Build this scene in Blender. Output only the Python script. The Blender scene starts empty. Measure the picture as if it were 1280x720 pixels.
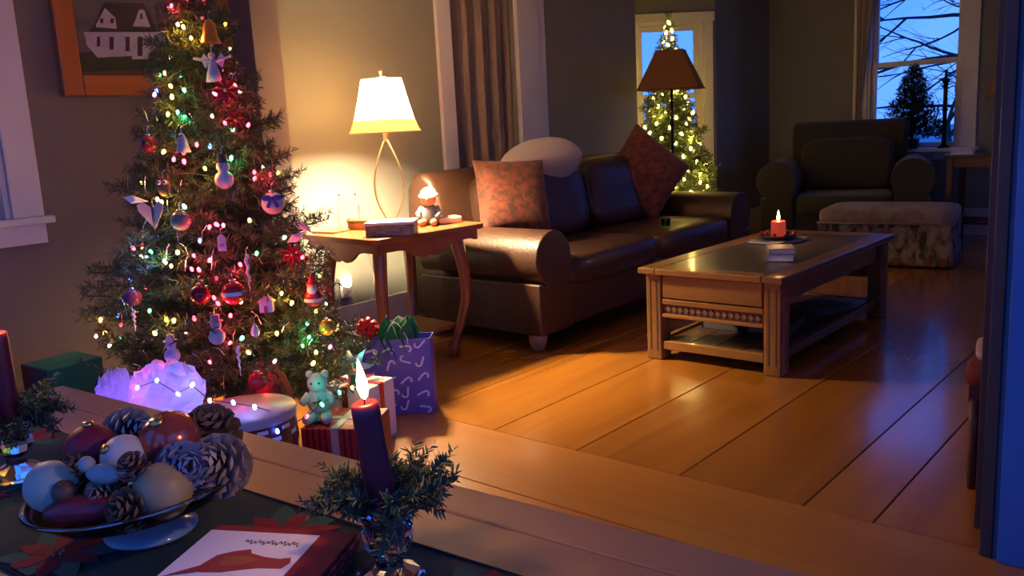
import bpy, math, random
import numpy as np
from math import sin, cos, pi, radians, sqrt, atan, atan2
from mathutils import Matrix, Vector, Euler

random.seed(7); rng = np.random.default_rng(7)
S = bpy.context.scene
C = S.collection

# ------------------------------------------------------------------ camera
FPX, CAMH = 1100.0, 1.2
_p, _r, _y = atan(205/1100.0), radians(3.0), radians(40.7)
FW = np.array([-sin(_y)*cos(_p), cos(_y)*cos(_p), -sin(_p)])
_rt0 = np.array([cos(_y), sin(_y), 0.0]); _up0 = np.cross(_rt0, FW)
RT = cos(_r)*_rt0 - sin(_r)*_up0
UP = sin(_r)*_rt0 + cos(_r)*_up0
EYE = np.array([0, 0, CAMH])
cam = bpy.data.cameras.new('camera'); cam_o = bpy.data.objects.new('camera', cam); C.objects.link(cam_o)
cam.sensor_width = 36.0; cam.lens = FPX/1280.0*36.0; cam.clip_start = 0.02; cam.clip_end = 300
cam_o.matrix_world = Matrix(((RT[0], UP[0], -FW[0], 0), (RT[1], UP[1], -FW[1], 0), (RT[2], UP[2], -FW[2], CAMH), (0, 0, 0, 1)))
S.camera = cam_o

def ray(px, py): return FW*FPX + RT*(px-640) - UP*(py-360)
def onz(px, py, z=0.0): d = ray(px, py); return EYE + d*((z-CAMH)/d[2])
def onx(px, py, x): d = ray(px, py); return EYE + d*(x/d[0])
def ony(px, py, y): d = ray(px, py); return EYE + d*(y/d[1])

# ------------------------------------------------------------------ view, world
S.view_settings.view_transform = 'Standard'; S.view_settings.look = 'None'
S.view_settings.gamma = 1.0; S.view_settings.use_curve_mapping = False
S.view_settings.exposure = 2.0
try:
    S.cycles.use_denoising = True
    S.cycles.sample_clamp_indirect = 3.0
    S.cycles.max_bounces = 8; S.cycles.transparent_max_bounces = 16
    S.cycles.caustics_refractive = False; S.cycles.caustics_reflective = False
except Exception:
    pass
SKY = 1.0
W = bpy.data.worlds.new('dusk_sky'); S.world = W; W.use_nodes = True
nt = W.node_tree; nt.nodes.clear()
tc = nt.nodes.new('ShaderNodeTexCoord'); sep = nt.nodes.new('ShaderNodeSeparateXYZ')
rmp = nt.nodes.new('ShaderNodeValToRGB'); noi = nt.nodes.new('ShaderNodeTexNoise')
add = nt.nodes.new('ShaderNodeMath'); add.operation = 'MULTIPLY_ADD'; add.inputs[1].default_value = 0.28; 
bg = nt.nodes.new('ShaderNodeBackground'); ow = nt.nodes.new('ShaderNodeOutputWorld')
noi.inputs['Scale'].default_value = 5.0; noi.inputs['Detail'].default_value = 4.0
nt.links.new(tc.outputs['Generated'], sep.inputs[0]); nt.links.new(tc.outputs['Generated'], noi.inputs['Vector'])
nt.links.new(noi.outputs['Fac'], add.inputs[0]); nt.links.new(sep.outputs['Z'], add.inputs[2])
nt.links.new(add.outputs[0], rmp.inputs[0]); nt.links.new(rmp.outputs[0], bg.inputs[0]); nt.links.new(bg.outputs[0], ow.inputs[0])
e = rmp.color_ramp.elements
e[0].position = 0.0; e[0].color = (0.040, 0.125, 0.47, 1)
e[1].position = 1.0; e[1].color = (0.010, 0.070, 0.46, 1)
m_ = e.new(0.17); m_.color = (0.040, 0.125, 0.50, 1)
m_ = e.new(0.30); m_.color = (0.016, 0.090, 0.50, 1)
bg.inputs[1].default_value = SKY*1.0

# ------------------------------------------------------------------ materials
MATS = {}
def mat(name, col=(.5, .5, .5), rough=.5, metal=0.0, spec=.5, em=None, es=0.0, noise=None, bump=0.0, bscale=80.0,
        trans=0.0, coat=0.0, sheen=0.0, tint=0.0, ior=1.45, alpha=1.0):
    """noise = (second colour, scale, (sx,sy,sz) stretch, contrast) ; tint = random brightness per object"""
    if name in MATS: return MATS[name]
    m = bpy.data.materials.new(name); m.use_nodes = True; MATS[name] = m
    n = m.node_tree.nodes; L = m.node_tree.links
    b = n['Principled BSDF']
    b.inputs['Base Color'].default_value = (*col, 1); b.inputs['Roughness'].default_value = rough
    b.inputs['Metallic'].default_value = metal; b.inputs['Specular IOR Level'].default_value = spec
    b.inputs['Transmission Weight'].default_value = trans; b.inputs['Coat Weight'].default_value = coat
    b.inputs['Coat Roughness'].default_value = .12; b.inputs['Sheen Weight'].default_value = sheen; b.inputs['IOR'].default_value = ior
    b.inputs['Alpha'].default_value = alpha
    if em: b.inputs['Emission Color'].default_value = (*em, 1); b.inputs['Emission Strength'].default_value = es
    vec = None
    if noise or bump or tint:
        t = n.new('ShaderNodeTexCoord'); oi = n.new('ShaderNodeObjectInfo')
        va = n.new('ShaderNodeVectorMath'); va.operation = 'MULTIPLY_ADD'
        va.inputs[1].default_value = (37.0, 91.0, 53.0)
        comb = n.new('ShaderNodeCombineXYZ')
        for k in range(3): L.new(oi.outputs['Random'], comb.inputs[k])
        L.new(comb.outputs[0], va.inputs[0]); L.new(t.outputs['Object'], va.inputs[2]); vec = va.outputs[0]
    cur = None
    if noise:
        c2, sc, st, con = noise
        mp = n.new('ShaderNodeMapping'); mp.inputs['Scale'].default_value = st
        nx = n.new('ShaderNodeTexNoise'); nx.inputs['Scale'].default_value = sc; nx.inputs['Detail'].default_value = 5.0
        nx.inputs['Distortion'].default_value = .6
        rp = n.new('ShaderNodeValToRGB'); rp.color_ramp.elements[0].position = .5-con; rp.color_ramp.elements[1].position = .5+con
        rp.color_ramp.elements[0].color = (*col, 1); rp.color_ramp.elements[1].color = (*c2, 1)
        L.new(vec, mp.inputs[0]); L.new(mp.outputs[0], nx.inputs['Vector']); L.new(nx.outputs['Fac'], rp.inputs[0]); cur = rp.outputs[0]
    if tint:
        hs = n.new('ShaderNodeHueSaturation'); mr = n.new('ShaderNodeMapRange')
        mr.inputs[3].default_value = 1-tint; mr.inputs[4].default_value = 1+tint
        L.new(oi.outputs['Random'], mr.inputs[0]); L.new(mr.outputs[0], hs.inputs['Value'])
        if cur is None: hs.inputs['Color'].default_value = (*col, 1)
        else: L.new(cur, hs.inputs['Color'])
        cur = hs.outputs[0]
    if cur is not None: L.new(cur, b.inputs['Base Color'])
    if bump:
        nb = n.new('ShaderNodeTexNoise'); nb.inputs['Scale'].default_value = bscale; nb.inputs['Detail'].default_value = 4
        bp = n.new('ShaderNodeBump'); bp.inputs['Strength'].default_value = bump; bp.inputs['Distance'].default_value = .01
        L.new(vec, nb.inputs['Vector']); L.new(nb.outputs['Fac'], bp.inputs['Height']); L.new(bp.outputs[0], b.inputs['Normal'])
    return m

def wood(name, c1, c2, axis=1, scale=7.0, rough=.35, coat=.3, tint=.12, bump=.12):
    st = [1.0, 1.0, 1.0]; st[axis] = .09
    return mat(name, c1, rough, noise=(c2, scale, tuple(st), .28), bump=bump, bscale=30, coat=coat, tint=tint)

def glassy(name, tintc=(1, 1, 1), gloss=.18, rough=.02):
    """thin clear glass: transparent with a fresnel gloss"""
    if name in MATS: return MATS[name]
    m = bpy.data.materials.new(name); m.use_nodes = True; MATS[name] = m
    n = m.node_tree.nodes; L = m.node_tree.links; n.clear()
    o = n.new('ShaderNodeOutputMaterial'); mx = n.new('ShaderNodeMixShader'); tr = n.new('ShaderNodeBsdfTransparent'); g = n.new('ShaderNodeBsdfGlossy')
    fr = n.new('ShaderNodeLayerWeight'); fr.inputs[0].default_value = gloss
    tr.inputs[0].default_value = (*tintc, 1); g.inputs[1].default_value = rough
    L.new(fr.outputs['Fresnel'], mx.inputs[0]); L.new(tr.outputs[0], mx.inputs[1]); L.new(g.outputs[0], mx.inputs[2]); L.new(mx.outputs[0], o.inputs[0])
    return m

def shade_mat(name, col, tw=.6, pleat=None):
    if name in MATS: return MATS[name]
    m = bpy.data.materials.new(name); m.use_nodes = True; MATS[name] = m
    n = m.node_tree.nodes; L = m.node_tree.links; n.clear()
    o = n.new('ShaderNodeOutputMaterial'); mx = n.new('ShaderNodeMixShader'); d = n.new('ShaderNodeBsdfDiffuse'); t = n.new('ShaderNodeBsdfTranslucent')
    d.inputs[0].default_value = (*col, 1); t.inputs[0].default_value = (*col, 1); mx.inputs[0].default_value = tw
    L.new(d.outputs[0], mx.inputs[1]); L.new(t.outputs[0], mx.inputs[2]); L.new(mx.outputs[0], o.inputs[0])
    return m

def glow(name, col, s):
    return mat(name, (0.02, 0.02, 0.02), .4, em=col, es=s)

# ------------------------------------------------------------------ mesh helpers
class MB:
    def __init__(s): s.v = []; s.f = []; s.M = Matrix.Identity(4)
    def at(s, loc=(0, 0, 0), rot=(0, 0, 0), sc=(1, 1, 1)):
        s.M = Matrix.LocRotScale(Vector(loc), Euler(rot), Vector(sc)); return s
    def add(s, vs, fs):
        b = len(s.v); M = s.M
        s.v += [tuple(M @ Vector(v)) for v in vs]; s.f += [tuple(b+i for i in f) for f in fs]; return s
    def box(s, c, d):
        x, y, z = c; a, b_, h = d[0]/2, d[1]/2, d[2]/2
        vs = [(x-a, y-b_, z-h), (x+a, y-b_, z-h), (x+a, y+b_, z-h), (x-a, y+b_, z-h), (x-a, y-b_, z+h), (x+a, y-b_, z+h), (x+a, y+b_, z+h), (x-a, y+b_, z+h)]
        return s.add(vs, [(0, 3, 2, 1), (4, 5, 6, 7), (0, 1, 5, 4), (1, 2, 6, 5), (2, 3, 7, 6), (3, 0, 4, 7)])
    def b2(s, lo, hi): return s.box([(lo[i]+hi[i])/2 for i in range(3)], [hi[i]-lo[i] for i in range(3)])
    def lathe(s, prof, n=24, cap=True):
        vs = []; fs = []; k = len(prof)
        for i in range(n):
            a = 2*pi*i/n
            for r, z in prof: vs.append((r*cos(a), r*sin(a), z))
        for i in range(n):
            j = (i+1) % n
            for q in range(k-1): fs.append((i*k+q, j*k+q, j*k+q+1, i*k+q+1))
        if cap:
            if prof[0][0] > 1e-6: fs.append(tuple(i*k for i in reversed(range(n))))
            if prof[-1][0] > 1e-6: fs.append(tuple(i*k+k-1 for i in range(n)))
        return s.add(vs, fs)
    def tube(s, path, r, n=8, cap=True):
        P = [Vector(p) for p in path]; vs = []; fs = []
        rr = r if hasattr(r, '__len__') else [r]*len(P)
        up = Vector((0, 0, 1))
        prev = None
        for i, p in enumerate(P):
            t = (P[min(i+1, len(P)-1)]-P[max(i-1, 0)])
            t = t.normalized() if t.length > 1e-9 else Vector((0, 0, 1))
            if prev is None:
                u = t.orthogonal().normalized()
            else:
                u = prev - t*prev.dot(t); u = u.normalized() if u.length > 1e-6 else t.orthogonal().normalized()
            prev = u; w = t.cross(u)
            for k in range(n):
                a = 2*pi*k/n; vs.append(p+(u*cos(a)+w*sin(a))*rr[i])
        for i in range(len(P)-1):
            for k in range(n):
                l = (k+1) % n; fs.append((i*n+k, i*n+l, (i+1)*n+l, (i+1)*n+k))
        if cap: fs.append(tuple(reversed(range(n)))); fs.append(tuple((len(P)-1)*n+k for k in range(n)))
        return s.add([tuple(v) for v in vs], fs)
    def sell(s, c, d, e1=1.0, e2=1.0, n=24, m=12):
        """superellipsoid of full size d; small exponents = boxier"""
        def P(w, q): return math.copysign(abs(w)**q, w)
        vs = []; fs = []
        for i in range(1, m):
            ph = -pi/2+pi*i/m
            for k in range(n):
                th = 2*pi*k/n
                vs.append((c[0]+d[0]/2*P(cos(ph), e1)*P(cos(th), e2), c[1]+d[1]/2*P(cos(ph), e1)*P(sin(th), e2), c[2]+d[2]/2*P(sin(ph), e1)))
        a = len(vs); vs += [(c[0], c[1], c[2]-d[2]/2), (c[0], c[1], c[2]+d[2]/2)]
        for i in range(m-2):
            for k in range(n):
                l = (k+1) % n; fs.append((i*n+k, i*n+l, (i+1)*n+l, (i+1)*n+k))
        for k in range(n):
            l = (k+1) % n; fs.append((a, l, k)); fs.append((a+1, (m-2)*n+k, (m-2)*n+l))
        return s.add(vs, fs)
    def ball(s, c, r, n=16, m=10): return s.sell(c, (2*r, 2*r, 2*r), 1, 1, n, m)
    def prism(s, pts, z0, z1):
        n = len(pts); vs = [(x, y, z0) for x, y in pts]+[(x, y, z1) for x, y in pts]
        fs = [tuple(reversed(range(n))), tuple(range(n, 2*n))]+[(i, (i+1) % n, n+(i+1) % n, n+i) for i in range(n)]
        return s.add(vs, fs)
    def prismx(s, pts, x0, x1):   # outline in (y,z), extruded along x
        n = len(pts); vs = [(x0, y, z) for y, z in pts]+[(x1, y, z) for y, z in pts]
        fs = [tuple(reversed(range(n))), tuple(range(n, 2*n))]+[(i, (i+1) % n, n+(i+1) % n, n+i) for i in range(n)]
        return s.add(vs, fs)
    def prismy(s, pts, y0, y1):   # outline in (x,z), extruded along y
        n = len(pts); vs = [(x, y0, z) for x, z in pts]+[(x, y1, z) for x, z in pts]
        fs = [tuple(range(n)), tuple(reversed(range(n, 2*n)))]+[(i, n+i, n+(i+1) % n, (i+1) % n) for i in range(n)]
        return s.add(vs, fs)
    def grid(s, fn, nu, nv, thick=0.0):
        """fn(u,v)->(x,y,z) for u,v in 0..1; closed sheet when thick"""
        vs = [fn(i/nu, j/nv) for i in range(nu+1) for j in range(nv+1)]
        w = nv+1; fs = [(i*w+j, (i+1)*w+j, (i+1)*w+j+1, i*w+j+1) for i in range(nu) for j in range(nv)]
        return s.add(vs, fs)
    def pillow(s, a, b, t, n=14, pinch=.06):
        """pillow lying in xz, thickness along y"""
        vs = []; fs = []; w = n+1
        for sg in (1, -1):
            for i in range(w):
                for j in range(w):
                    u = 2*i/n-1; v = 2*j/n-1
                    k = max(0, (1-abs(u)**2.6))*max(0, (1-abs(v)**2.6))
                    px = u*(1-pinch*(1-v*v)); pz = v*(1-pinch*(1-u*u))
                    vs.append((px*a/2, sg*t/2*k**.55, pz*b/2))
        o = w*w
        for i in range(n):
            for j in range(n):
                q = (i*w+j, (i+1)*w+j, (i+1)*w+j+1, i*w+j+1); fs.append(q[::-1]); fs.append(tuple(x+o for x in q))
        return s.add(vs, fs)
    def build(s, name, m, parent=None, smooth=False, bevel=0.0, seg=2, solid=0.0, sub=0, weld=False):
        me = bpy.data.meshes.new(name); me.from_pydata(s.v, [], s.f); me.update()
        if m: me.materials.append(m if not isinstance(m, str) else MATS[m])
        if smooth: me.polygons.foreach_set('use_smooth', [True]*len(me.polygons))
        o = bpy.data.objects.new(name, me); C.objects.link(o)
        if parent: o.parent = parent
        if weld: w = o.modifiers.new('weld', 'WELD'); w.merge_threshold = 1e-4
        if solid: w = o.modifiers.new('solid', 'SOLIDIFY'); w.thickness = solid; w.offset = 0
        if bevel:
            w = o.modifiers.new('bevel', 'BEVEL'); w.width = bevel; w.segments = seg; w.limit_method = 'ANGLE'; w.angle_limit = radians(40)
            if smooth is False and seg > 1:
                me.polygons.foreach_set('use_smooth', [True]*len(me.polygons))
                w.harden_normals = True
        if sub: w = o.modifiers.new('sub', 'SUBSURF'); w.levels = sub; w.render_levels = sub
        return o

def npmesh(name, V, F, m, parent=None, smooth=False):
    me = bpy.data.meshes.new(name); V = np.asarray(V, np.float32); F = np.asarray(F, np.int32); k = F.shape[1]
    me.vertices.add(len(V)); me.vertices.foreach_set('co', V.ravel())
    me.loops.add(F.size); me.loops.foreach_set('vertex_index', F.ravel())
    me.polygons.add(len(F)); me.polygons.foreach_set('loop_start', np.arange(0, F.size, k, dtype=np.int32))
    me.update(calc_edges=True); me.validate()
    me.materials.append(m)
    o = bpy.data.objects.new(name, me); C.objects.link(o)
    if parent: o.parent = parent
    return o

def tag(o, label, cat, group=None, kind=None):
    o['label'] = label; o['category'] = cat
    if group: o['group'] = group
    if kind: o['kind'] = kind
    return o
def thing(name, label, cat, loc=(0, 0, 0), rz=0.0, group=None, rot=None):
    o = bpy.data.objects.new(name, None); C.objects.link(o); o.empty_display_size = .05
    o.location = loc; o.rotation_euler = rot if rot else (0, 0, rz)
    return tag(o, label, cat, group)
def struct(o, label=None, cat=None):
    o['kind'] = 'structure'
    if label: o['label'] = label
    if cat: o['category'] = cat
    return o
def fin(o, loc, rot=(0, 0, 0)):
    o.location = loc; o.rotation_euler = rot; return o

def needles(segs, per_m, ln, wd, spread=.9, jit=.35, flat=0.0):
    """thin blades around twig segments; segs = array (n,2,3). returns V,F"""
    segs = np.asarray(segs, float); d = segs[:, 1]-segs[:, 0]; L = np.linalg.norm(d, axis=1)
    cnt = np.maximum(2, (L*per_m).astype(int)); idx = np.repeat(np.arange(len(segs)), cnt); N = len(idx)
    t = rng.random(N)[:, None]; base = segs[idx, 0]+d[idx]*t
    ax = d[idx]/L[idx][:, None]
    rv = rng.normal(size=(N, 3)); rv[:, 2] *= (1-flat); rv -= ax*np.sum(rv*ax, 1)[:, None]; rv /= np.linalg.norm(rv, axis=1)[:, None]+1e-9
    dr = ax*(1-spread*.55)+rv*spread; dr /= np.linalg.norm(dr, axis=1)[:, None]
    ll = ln*(1-jit+2*jit*rng.random(N))[:, None]
    sd = np.cross(dr, rng.normal(size=(N, 3))); sd /= np.linalg.norm(sd, axis=1)[:, None]+1e-9; sd *= wd/2
    V = np.stack([base-sd*.6, base+sd*.6, base+dr*ll*.55+sd, base+dr*ll, base+dr*ll*.55-sd], 1).reshape(-1, 3)
    i = np.arange(N)[:, None]*5
    F = np.concatenate([i+0, i+1, i+2, i+3, i+4], 1)
    return V, F

# ------------------------------------------------------------------ palette
wall_m = mat('wall_paint', (.225, .23, .195), .75, noise=((.20, .205, .175), 3.0, (1, 1, 1), .3), bump=.05, bscale=120)
wall_d = mat('wall_paint_mauve', (.21, .165, .15), .75, noise=((.18, .145, .13), 3.0, (1, 1, 1), .3), bump=.05, bscale=120)
ceil_m = mat('ceiling_paint', (.74, .73, .70), .8)
trim_m = mat('white_trim_paint', (.80, .76, .68), .4, noise=((.73, .69, .62), 6.0, (1, 1, 1), .3))
jamb_m = mat('grey_jamb_paint', (.075, .062, .055), .5)
floor_m = wood('pine_floor', (.48, .19, .024), (.30, .10, .012), 1, 6.0, .22, .5, .16, .05)
floor_x = wood('pine_floor_cross', (.53, .22, .036), (.35, .125, .018), 0, 6.0, .3, .3, .12, .05)
sub_m = mat('dark_subfloor', (.03, .015, .008), .9)
oak_m = wood('oak_table_top', (.47, .245, .12), (.33, .155, .07), 0, 6.0, .42, .1, .10, .1)
leather = mat('brown_leather', (.062, .026, .014), .45, noise=((.038, .017, .010), 9.0, (1, 1, 1), .3), bump=.25, bscale=60, coat=.1)
glass_pane = glassy('window_glass', (1, 1, 1), .12)
brass = mat('brass', (.6, .42, .16), .3, 1.0)
iron = mat('black_iron', (.012, .012, .013), .45, .6)
white_p = mat('white_paper', (.75, .74, .72), .7)

# ------------------------------------------------------------------ room shell
def wall(name, p0, p1, m, z0=0.0, z1=2.55, th=.14, openings=()):
    """wall running p0->p1 with the room on its right; openings = (u0,u1,z0,z1)"""
    p0 = Vector((*p0, 0)); p1 = Vector((*p1, 0)); d = p1-p0; L = d.length
    o_ = sorted(openings); b = MB(); u = 0.0
    for (a, c, q0, q1) in o_:
        if a > u: b.b2((u, 0, z0), (a, th, z1))
        if q0 > z0: b.b2((a, 0, z0), (c, th, q0))
        if q1 < z1: b.b2((a, 0, q1), (c, th, z1))
        u = c
    if u < L: b.b2((u, 0, z0), (L, th, z1))
    o = b.build(name, m); o.location = p0; o.rotation_euler = (0, 0, atan2(d.y, d.x)); return struct(o)

def window(name, p0, p1, u0, u1, z0, z1, label, cas=.12, meet=None, stool=.05, lites=(1, 1), th=.14, deep=0.0, portal=True):
    p0 = Vector((*p0, 0)); p1 = Vector((*p1, 0)); d = (p1-p0).normalized()
    t = bpy.data.objects.new(name, None); C.objects.link(t); t.location = p0+d*u0; t.rotation_euler = (0, 0, atan2(d.y, d.x))
    struct(t, label, 'window'); w = u1-u0
    MB().b2((-cas, -.022, z0), (0, 0, z1)).build('casing', trim_m, t, bevel=.004)
    MB().b2((w, -.022, z0), (w+cas, 0, z1)).build('casing', trim_m, t, bevel=.004)
    MB().b2((-cas-.015, -.026, z1), (w+cas+.015, 0, z1+cas)).build('head_casing', trim_m, t, bevel=.004)
    MB().b2((-cas-.03, -stool-deep, z0-.03), (w+cas+.03, th*.4, z0)).build('stool', trim_m, t, bevel=.006)
    MB().b2((-cas, -.02, z0-.11), (w+cas, 0, z0-.03)).build('apron', trim_m, t, bevel=.003)
    MB().b2((0, 0, z0), (.02, th, z1)).b2((w-.02, 0, z0), (w, th, z1)).b2((.02, 0, z1-.02), (w-.02, th, z1)).build('jamb', trim_m, t)
    mz = meet if meet else (z0+z1)/2
    for k, (a, c, yy) in enumerate(((z0, mz+.02, .04), (mz-.02, z1-.02, .075))):
        s_ = MB(); f = .045; x0, x1 = .02, w-.02
        s_.b2((x0, yy, a), (x0+f, yy+.035, c)).b2((x1-f, yy, a), (x1, yy+.035, c)).b2((x0+f, yy, a), (x1-f, yy+.035, a+f)).b2((x0+f, yy, c-f), (x1-f, yy+.035, c))
        so = s_.build('sash', trim_m, t, bevel=.003)
        MB().b2((x0+f-.005, yy+.015, a+f-.005), (x1-f+.005, yy+.019, c-f+.005)).build('pane', glass_pane, so)
    if portal:
        l = bpy.data.lights.new('daylight_portal', 'AREA'); l.shape = 'RECTANGLE'; l.size = w; l.size_y = z1-z0
        l.cycles.is_portal = True
        lo = bpy.data.objects.new('daylight_portal', l); C.objects.link(lo); lo.parent = t
        lo.location = (w/2, th+.02, (z0+z1)/2); lo.rotation_euler = (-pi/2, 0, 0)
    return t

# floor
floor = struct(MB().b2((-4.8, 2.45, -.12), (1.6, 8.9, -.022)).b2((-3.95, -1.04, -.12), (.74, 2.45, -.022)).build('floor', sub_m), 'wide honey pine plank floor of both rooms', 'floor')
def plank(x0, x1, y0, y1, m):
    g = .0014
    o = MB().b2((-(x1-x0)/2+g, -(y1-y0)/2+g, -.022), ((x1-x0)/2-g, (y1-y0)/2-g, 0)).build('plank', m, floor, bevel=.0025, seg=1)
    o.location = ((x0+x1)/2, (y0+y1)/2, random.uniform(-.0006, 0)); return o
J = [-3.9, -3.5, -3.1, -2.69, -2.27, -1.86, -1.43, -1.0, -.79, -.42, 0, .4, .8, 1.4]
brk = [5.9, 4.9, 6.6, 5.4, 7.1, 5.7, 6.5, 7.4, 5.2, 6.2, 5.0, 6.0, 7.0]
for i in range(len(J)-1):
    plank(J[i], J[i+1], 2.48, brk[i], floor_m); plank(J[i], J[i+1], brk[i], 8.7, floor_m)
for x0, x1 in ((-4.5, -4.2), (-4.2, -3.9)): plank(x0, x1, 6.2, 7.6, floor_m)
ys = [-.9, -.75, -.4, 0, .42, .83, 1.24, 1.65, 2.06, 2.48]
for i in range(len(ys)-1):
    xb = random.uniform(-2.6, -.8)
    if i == len(ys)-2: plank(-3.8, .6, ys[i], ys[i+1], floor_x)
    else: plank(-3.8, xb, ys[i], ys[i+1], floor_x); plank(xb, .6, ys[i], ys[i+1], floor_x)

struct(MB().b2((-4.9, 2.45, 2.55), (1.7, 9.0, 2.67)).b2((-3.95, -1.04, 2.55), (.74, 2.45, 2.67)).build('ceiling', ceil_m))

DL = ((-3.8, -.9), (-3.8, 2.45))
wall('wall_left', *DL, wall_d, openings=[(1.35, 2.28, .93, 2.2)])
window('window_1', *DL, 1.35, 2.28, .93, 2.2, 'tall white-cased dining window at the left edge beside the picture')
wall('wall_divider_left', (-3.8, 2.45), (-3.6, 2.45), wall_d, th=.15)
wall('wall_header', (-3.6, 2.45), (-.47, 2.45), wall_d, z0=2.28, th=.15)
wall('wall_divider_right', (-.47, 2.45), (1.4, 2.45), mat('wall_blue_daylight', (.05, .19, .42), .7), th=.15)  # blue daylight on this wall is put into its colour
# cased opening, right hand side
t1 = struct(MB().b2((-.50, 2.44, 0), (-.47, 2.61, 2.28)).build('trim_1', jamb_m, bevel=.003), 'dark grey-brown jamb of the wide opening at right', 'door jamb')
blue_daylight_m = mat('casing_blue_daylight', (.05, .22, .52), .45)  # casing colour carries the blue daylight that falls on it
t2 = struct(MB().b2((-.455, 2.425, 0), (-.30, 2.45, 2.3)).build('trim_2', blue_daylight_m, bevel=.004), 'casing at the right edge beside the opening, blue daylight in its colour', 'casing')
t3 = struct(MB().b2((-.62+.07, 2.60, 0), (-.47+.07, 2.622, 2.3)).build('trim_3', jamb_m, bevel=.003), 'living room side casing of the wide opening', 'casing')
LL = ((-3.9, 2.6), (-3.9, 6.2))
wall('wall_living_left', *LL, wall_m, openings=[(1.45, 2.10, 0, 2.2)])
wall('wall_niche', (-4.12, 3.9), (-4.12, 4.85), wall_m)
wall('wall_bay_near', (-3.9, 6.2), (-4.5, 6.2), wall_m)
wall('wall_bay_front', (-4.5, 6.2), (-4.5, 6.95), wall_m)
BA = ((-4.5, 6.95), (-3.9, 7.55))
wall('wall_bay_angled', *BA, wall_m, openings=[(.12, .735, .72, 2.02)])
window('window_2', *BA, .12, .735, .72, 2.02, 'narrow bay window behind the lit tree', cas=.085, stool=.04)
wall('wall_living_corner', (-3.9, 7.55), (-3.9, 8.7), wall_m)
FA = ((-3.9, 8.7), (1.4, 8.7))
wall('wall_far', *FA, wall_m, openings=[(.98, 1.80, .79, 2.3), (2.28, 3.18, .79, 2.3)])
window('window_3', *FA, .98, 1.80, .79, 2.3, 'tall double-hung window behind the armchair with bare branches outside', cas=.13, meet=1.56, deep=.2)
window('window_4', *FA, 2.28, 3.18, .79, 2.3, 'second double-hung window on the far wall, hidden by the opening', cas=.13)
RA = ((1.4, 8.7), (1.4, 2.45))
wall('wall_right', *RA, wall_m, openings=[(1.0, 2.2, .5, 2.3)])
window('window_9', *RA, 1.0, 2.2, .5, 2.3, 'unseen living room side window added toward the far corner for blue light')  # unseen window, added to bring blue light onto the left wall
RD = ((.6, 2.45), (.6, -.9))  # unseen windows, enlarged and set close to throw blue light on the table
wall('wall_dining_right', *RD, wall_d, openings=[(.16, 1.50, .2, 2.38), (1.78, 3.12, .2, 2.38)])
window('window_5', *RD, .16, 1.50, .2, 2.38, 'unseen dining room side window near the divider, enlarged for blue light')
window('window_6', *RD, 1.78, 3.12, .2, 2.38, 'unseen dining room side window near the table, enlarged for blue light')
BW = ((.6, -.9), (-3.8, -.9))  # back wall moved nearer, its unseen windows enlarged for more blue light
wall('wall_back', *BW, wall_d, openings=[(.2, 1.5, .2, 2.38), (1.78, 3.08, .2, 2.38)])
window('window_7', *BW, .2, 1.5, .2, 2.38, 'unseen dining room back window nearest the corner, enlarged for blue light')
window('window_8', *BW, 1.78, 3.08, .2, 2.38, 'unseen dining room back window further along, enlarged for blue light')
# niche side returns
struct(MB().b2((-4.12, 3.9, 0), (-4.04, 4.05, 2.55)).b2((-4.12, 4.70, 0), (-4.04, 4.85, 2.55)).b2((-4.12, 4.05, 2.2), (-4.04, 4.7, 2.55)).build('wall_niche_side', wall_m))
# door casing around the curtained niche
struct(MB().b2((-3.9, 3.94, 0), (-3.872, 4.06, 2.2)).build('trim_4', trim_m, bevel=.004), 'white casing left of the brown curtain', 'casing')
struct(MB().b2((-3.9, 4.69, 0), (-3.865, 4.92, 2.2)).build('trim_5', trim_m, bevel=.004), 'broad white casing right of the brown curtain', 'casing')
struct(MB().b2((-3.9, 4.92, 0), (-3.885, 5.01, 2.2)).build('trim_6', trim_m, bevel=.003), 'thin back band beside the broad white casing', 'casing')
struct(MB().b2((-3.9, 3.94, 2.2), (-3.87, 5.01, 2.34)).build('trim_7', trim_m, bevel=.004), 'head casing over the curtained niche', 'casing')
bb = mat('baseboard_paint', (.66, .64, .6), .45)
for nm, lo, hi in (('baseboard_left', (-3.9, 2.6, 0), (-3.88, 3.94, .24)), ('baseboard_middle', (-3.9, 5.01, 0), (-3.88, 6.2, .24)), ('baseboard_corner', (-3.9, 7.55, 0), (-3.88, 8.68, .24)),
                   ('baseboard_far', (-3.88, 8.68, 0), (1.4, 8.7, .24)), ('baseboard_dining', (-3.8, -.9, 0), (-3.78, 2.45, .2)), ('baseboard_divider', (-.30, 2.43, 0), (.6, 2.45, .2))):
    struct(MB().b2(lo, hi).build(nm, bb, bevel=.004))

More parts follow.
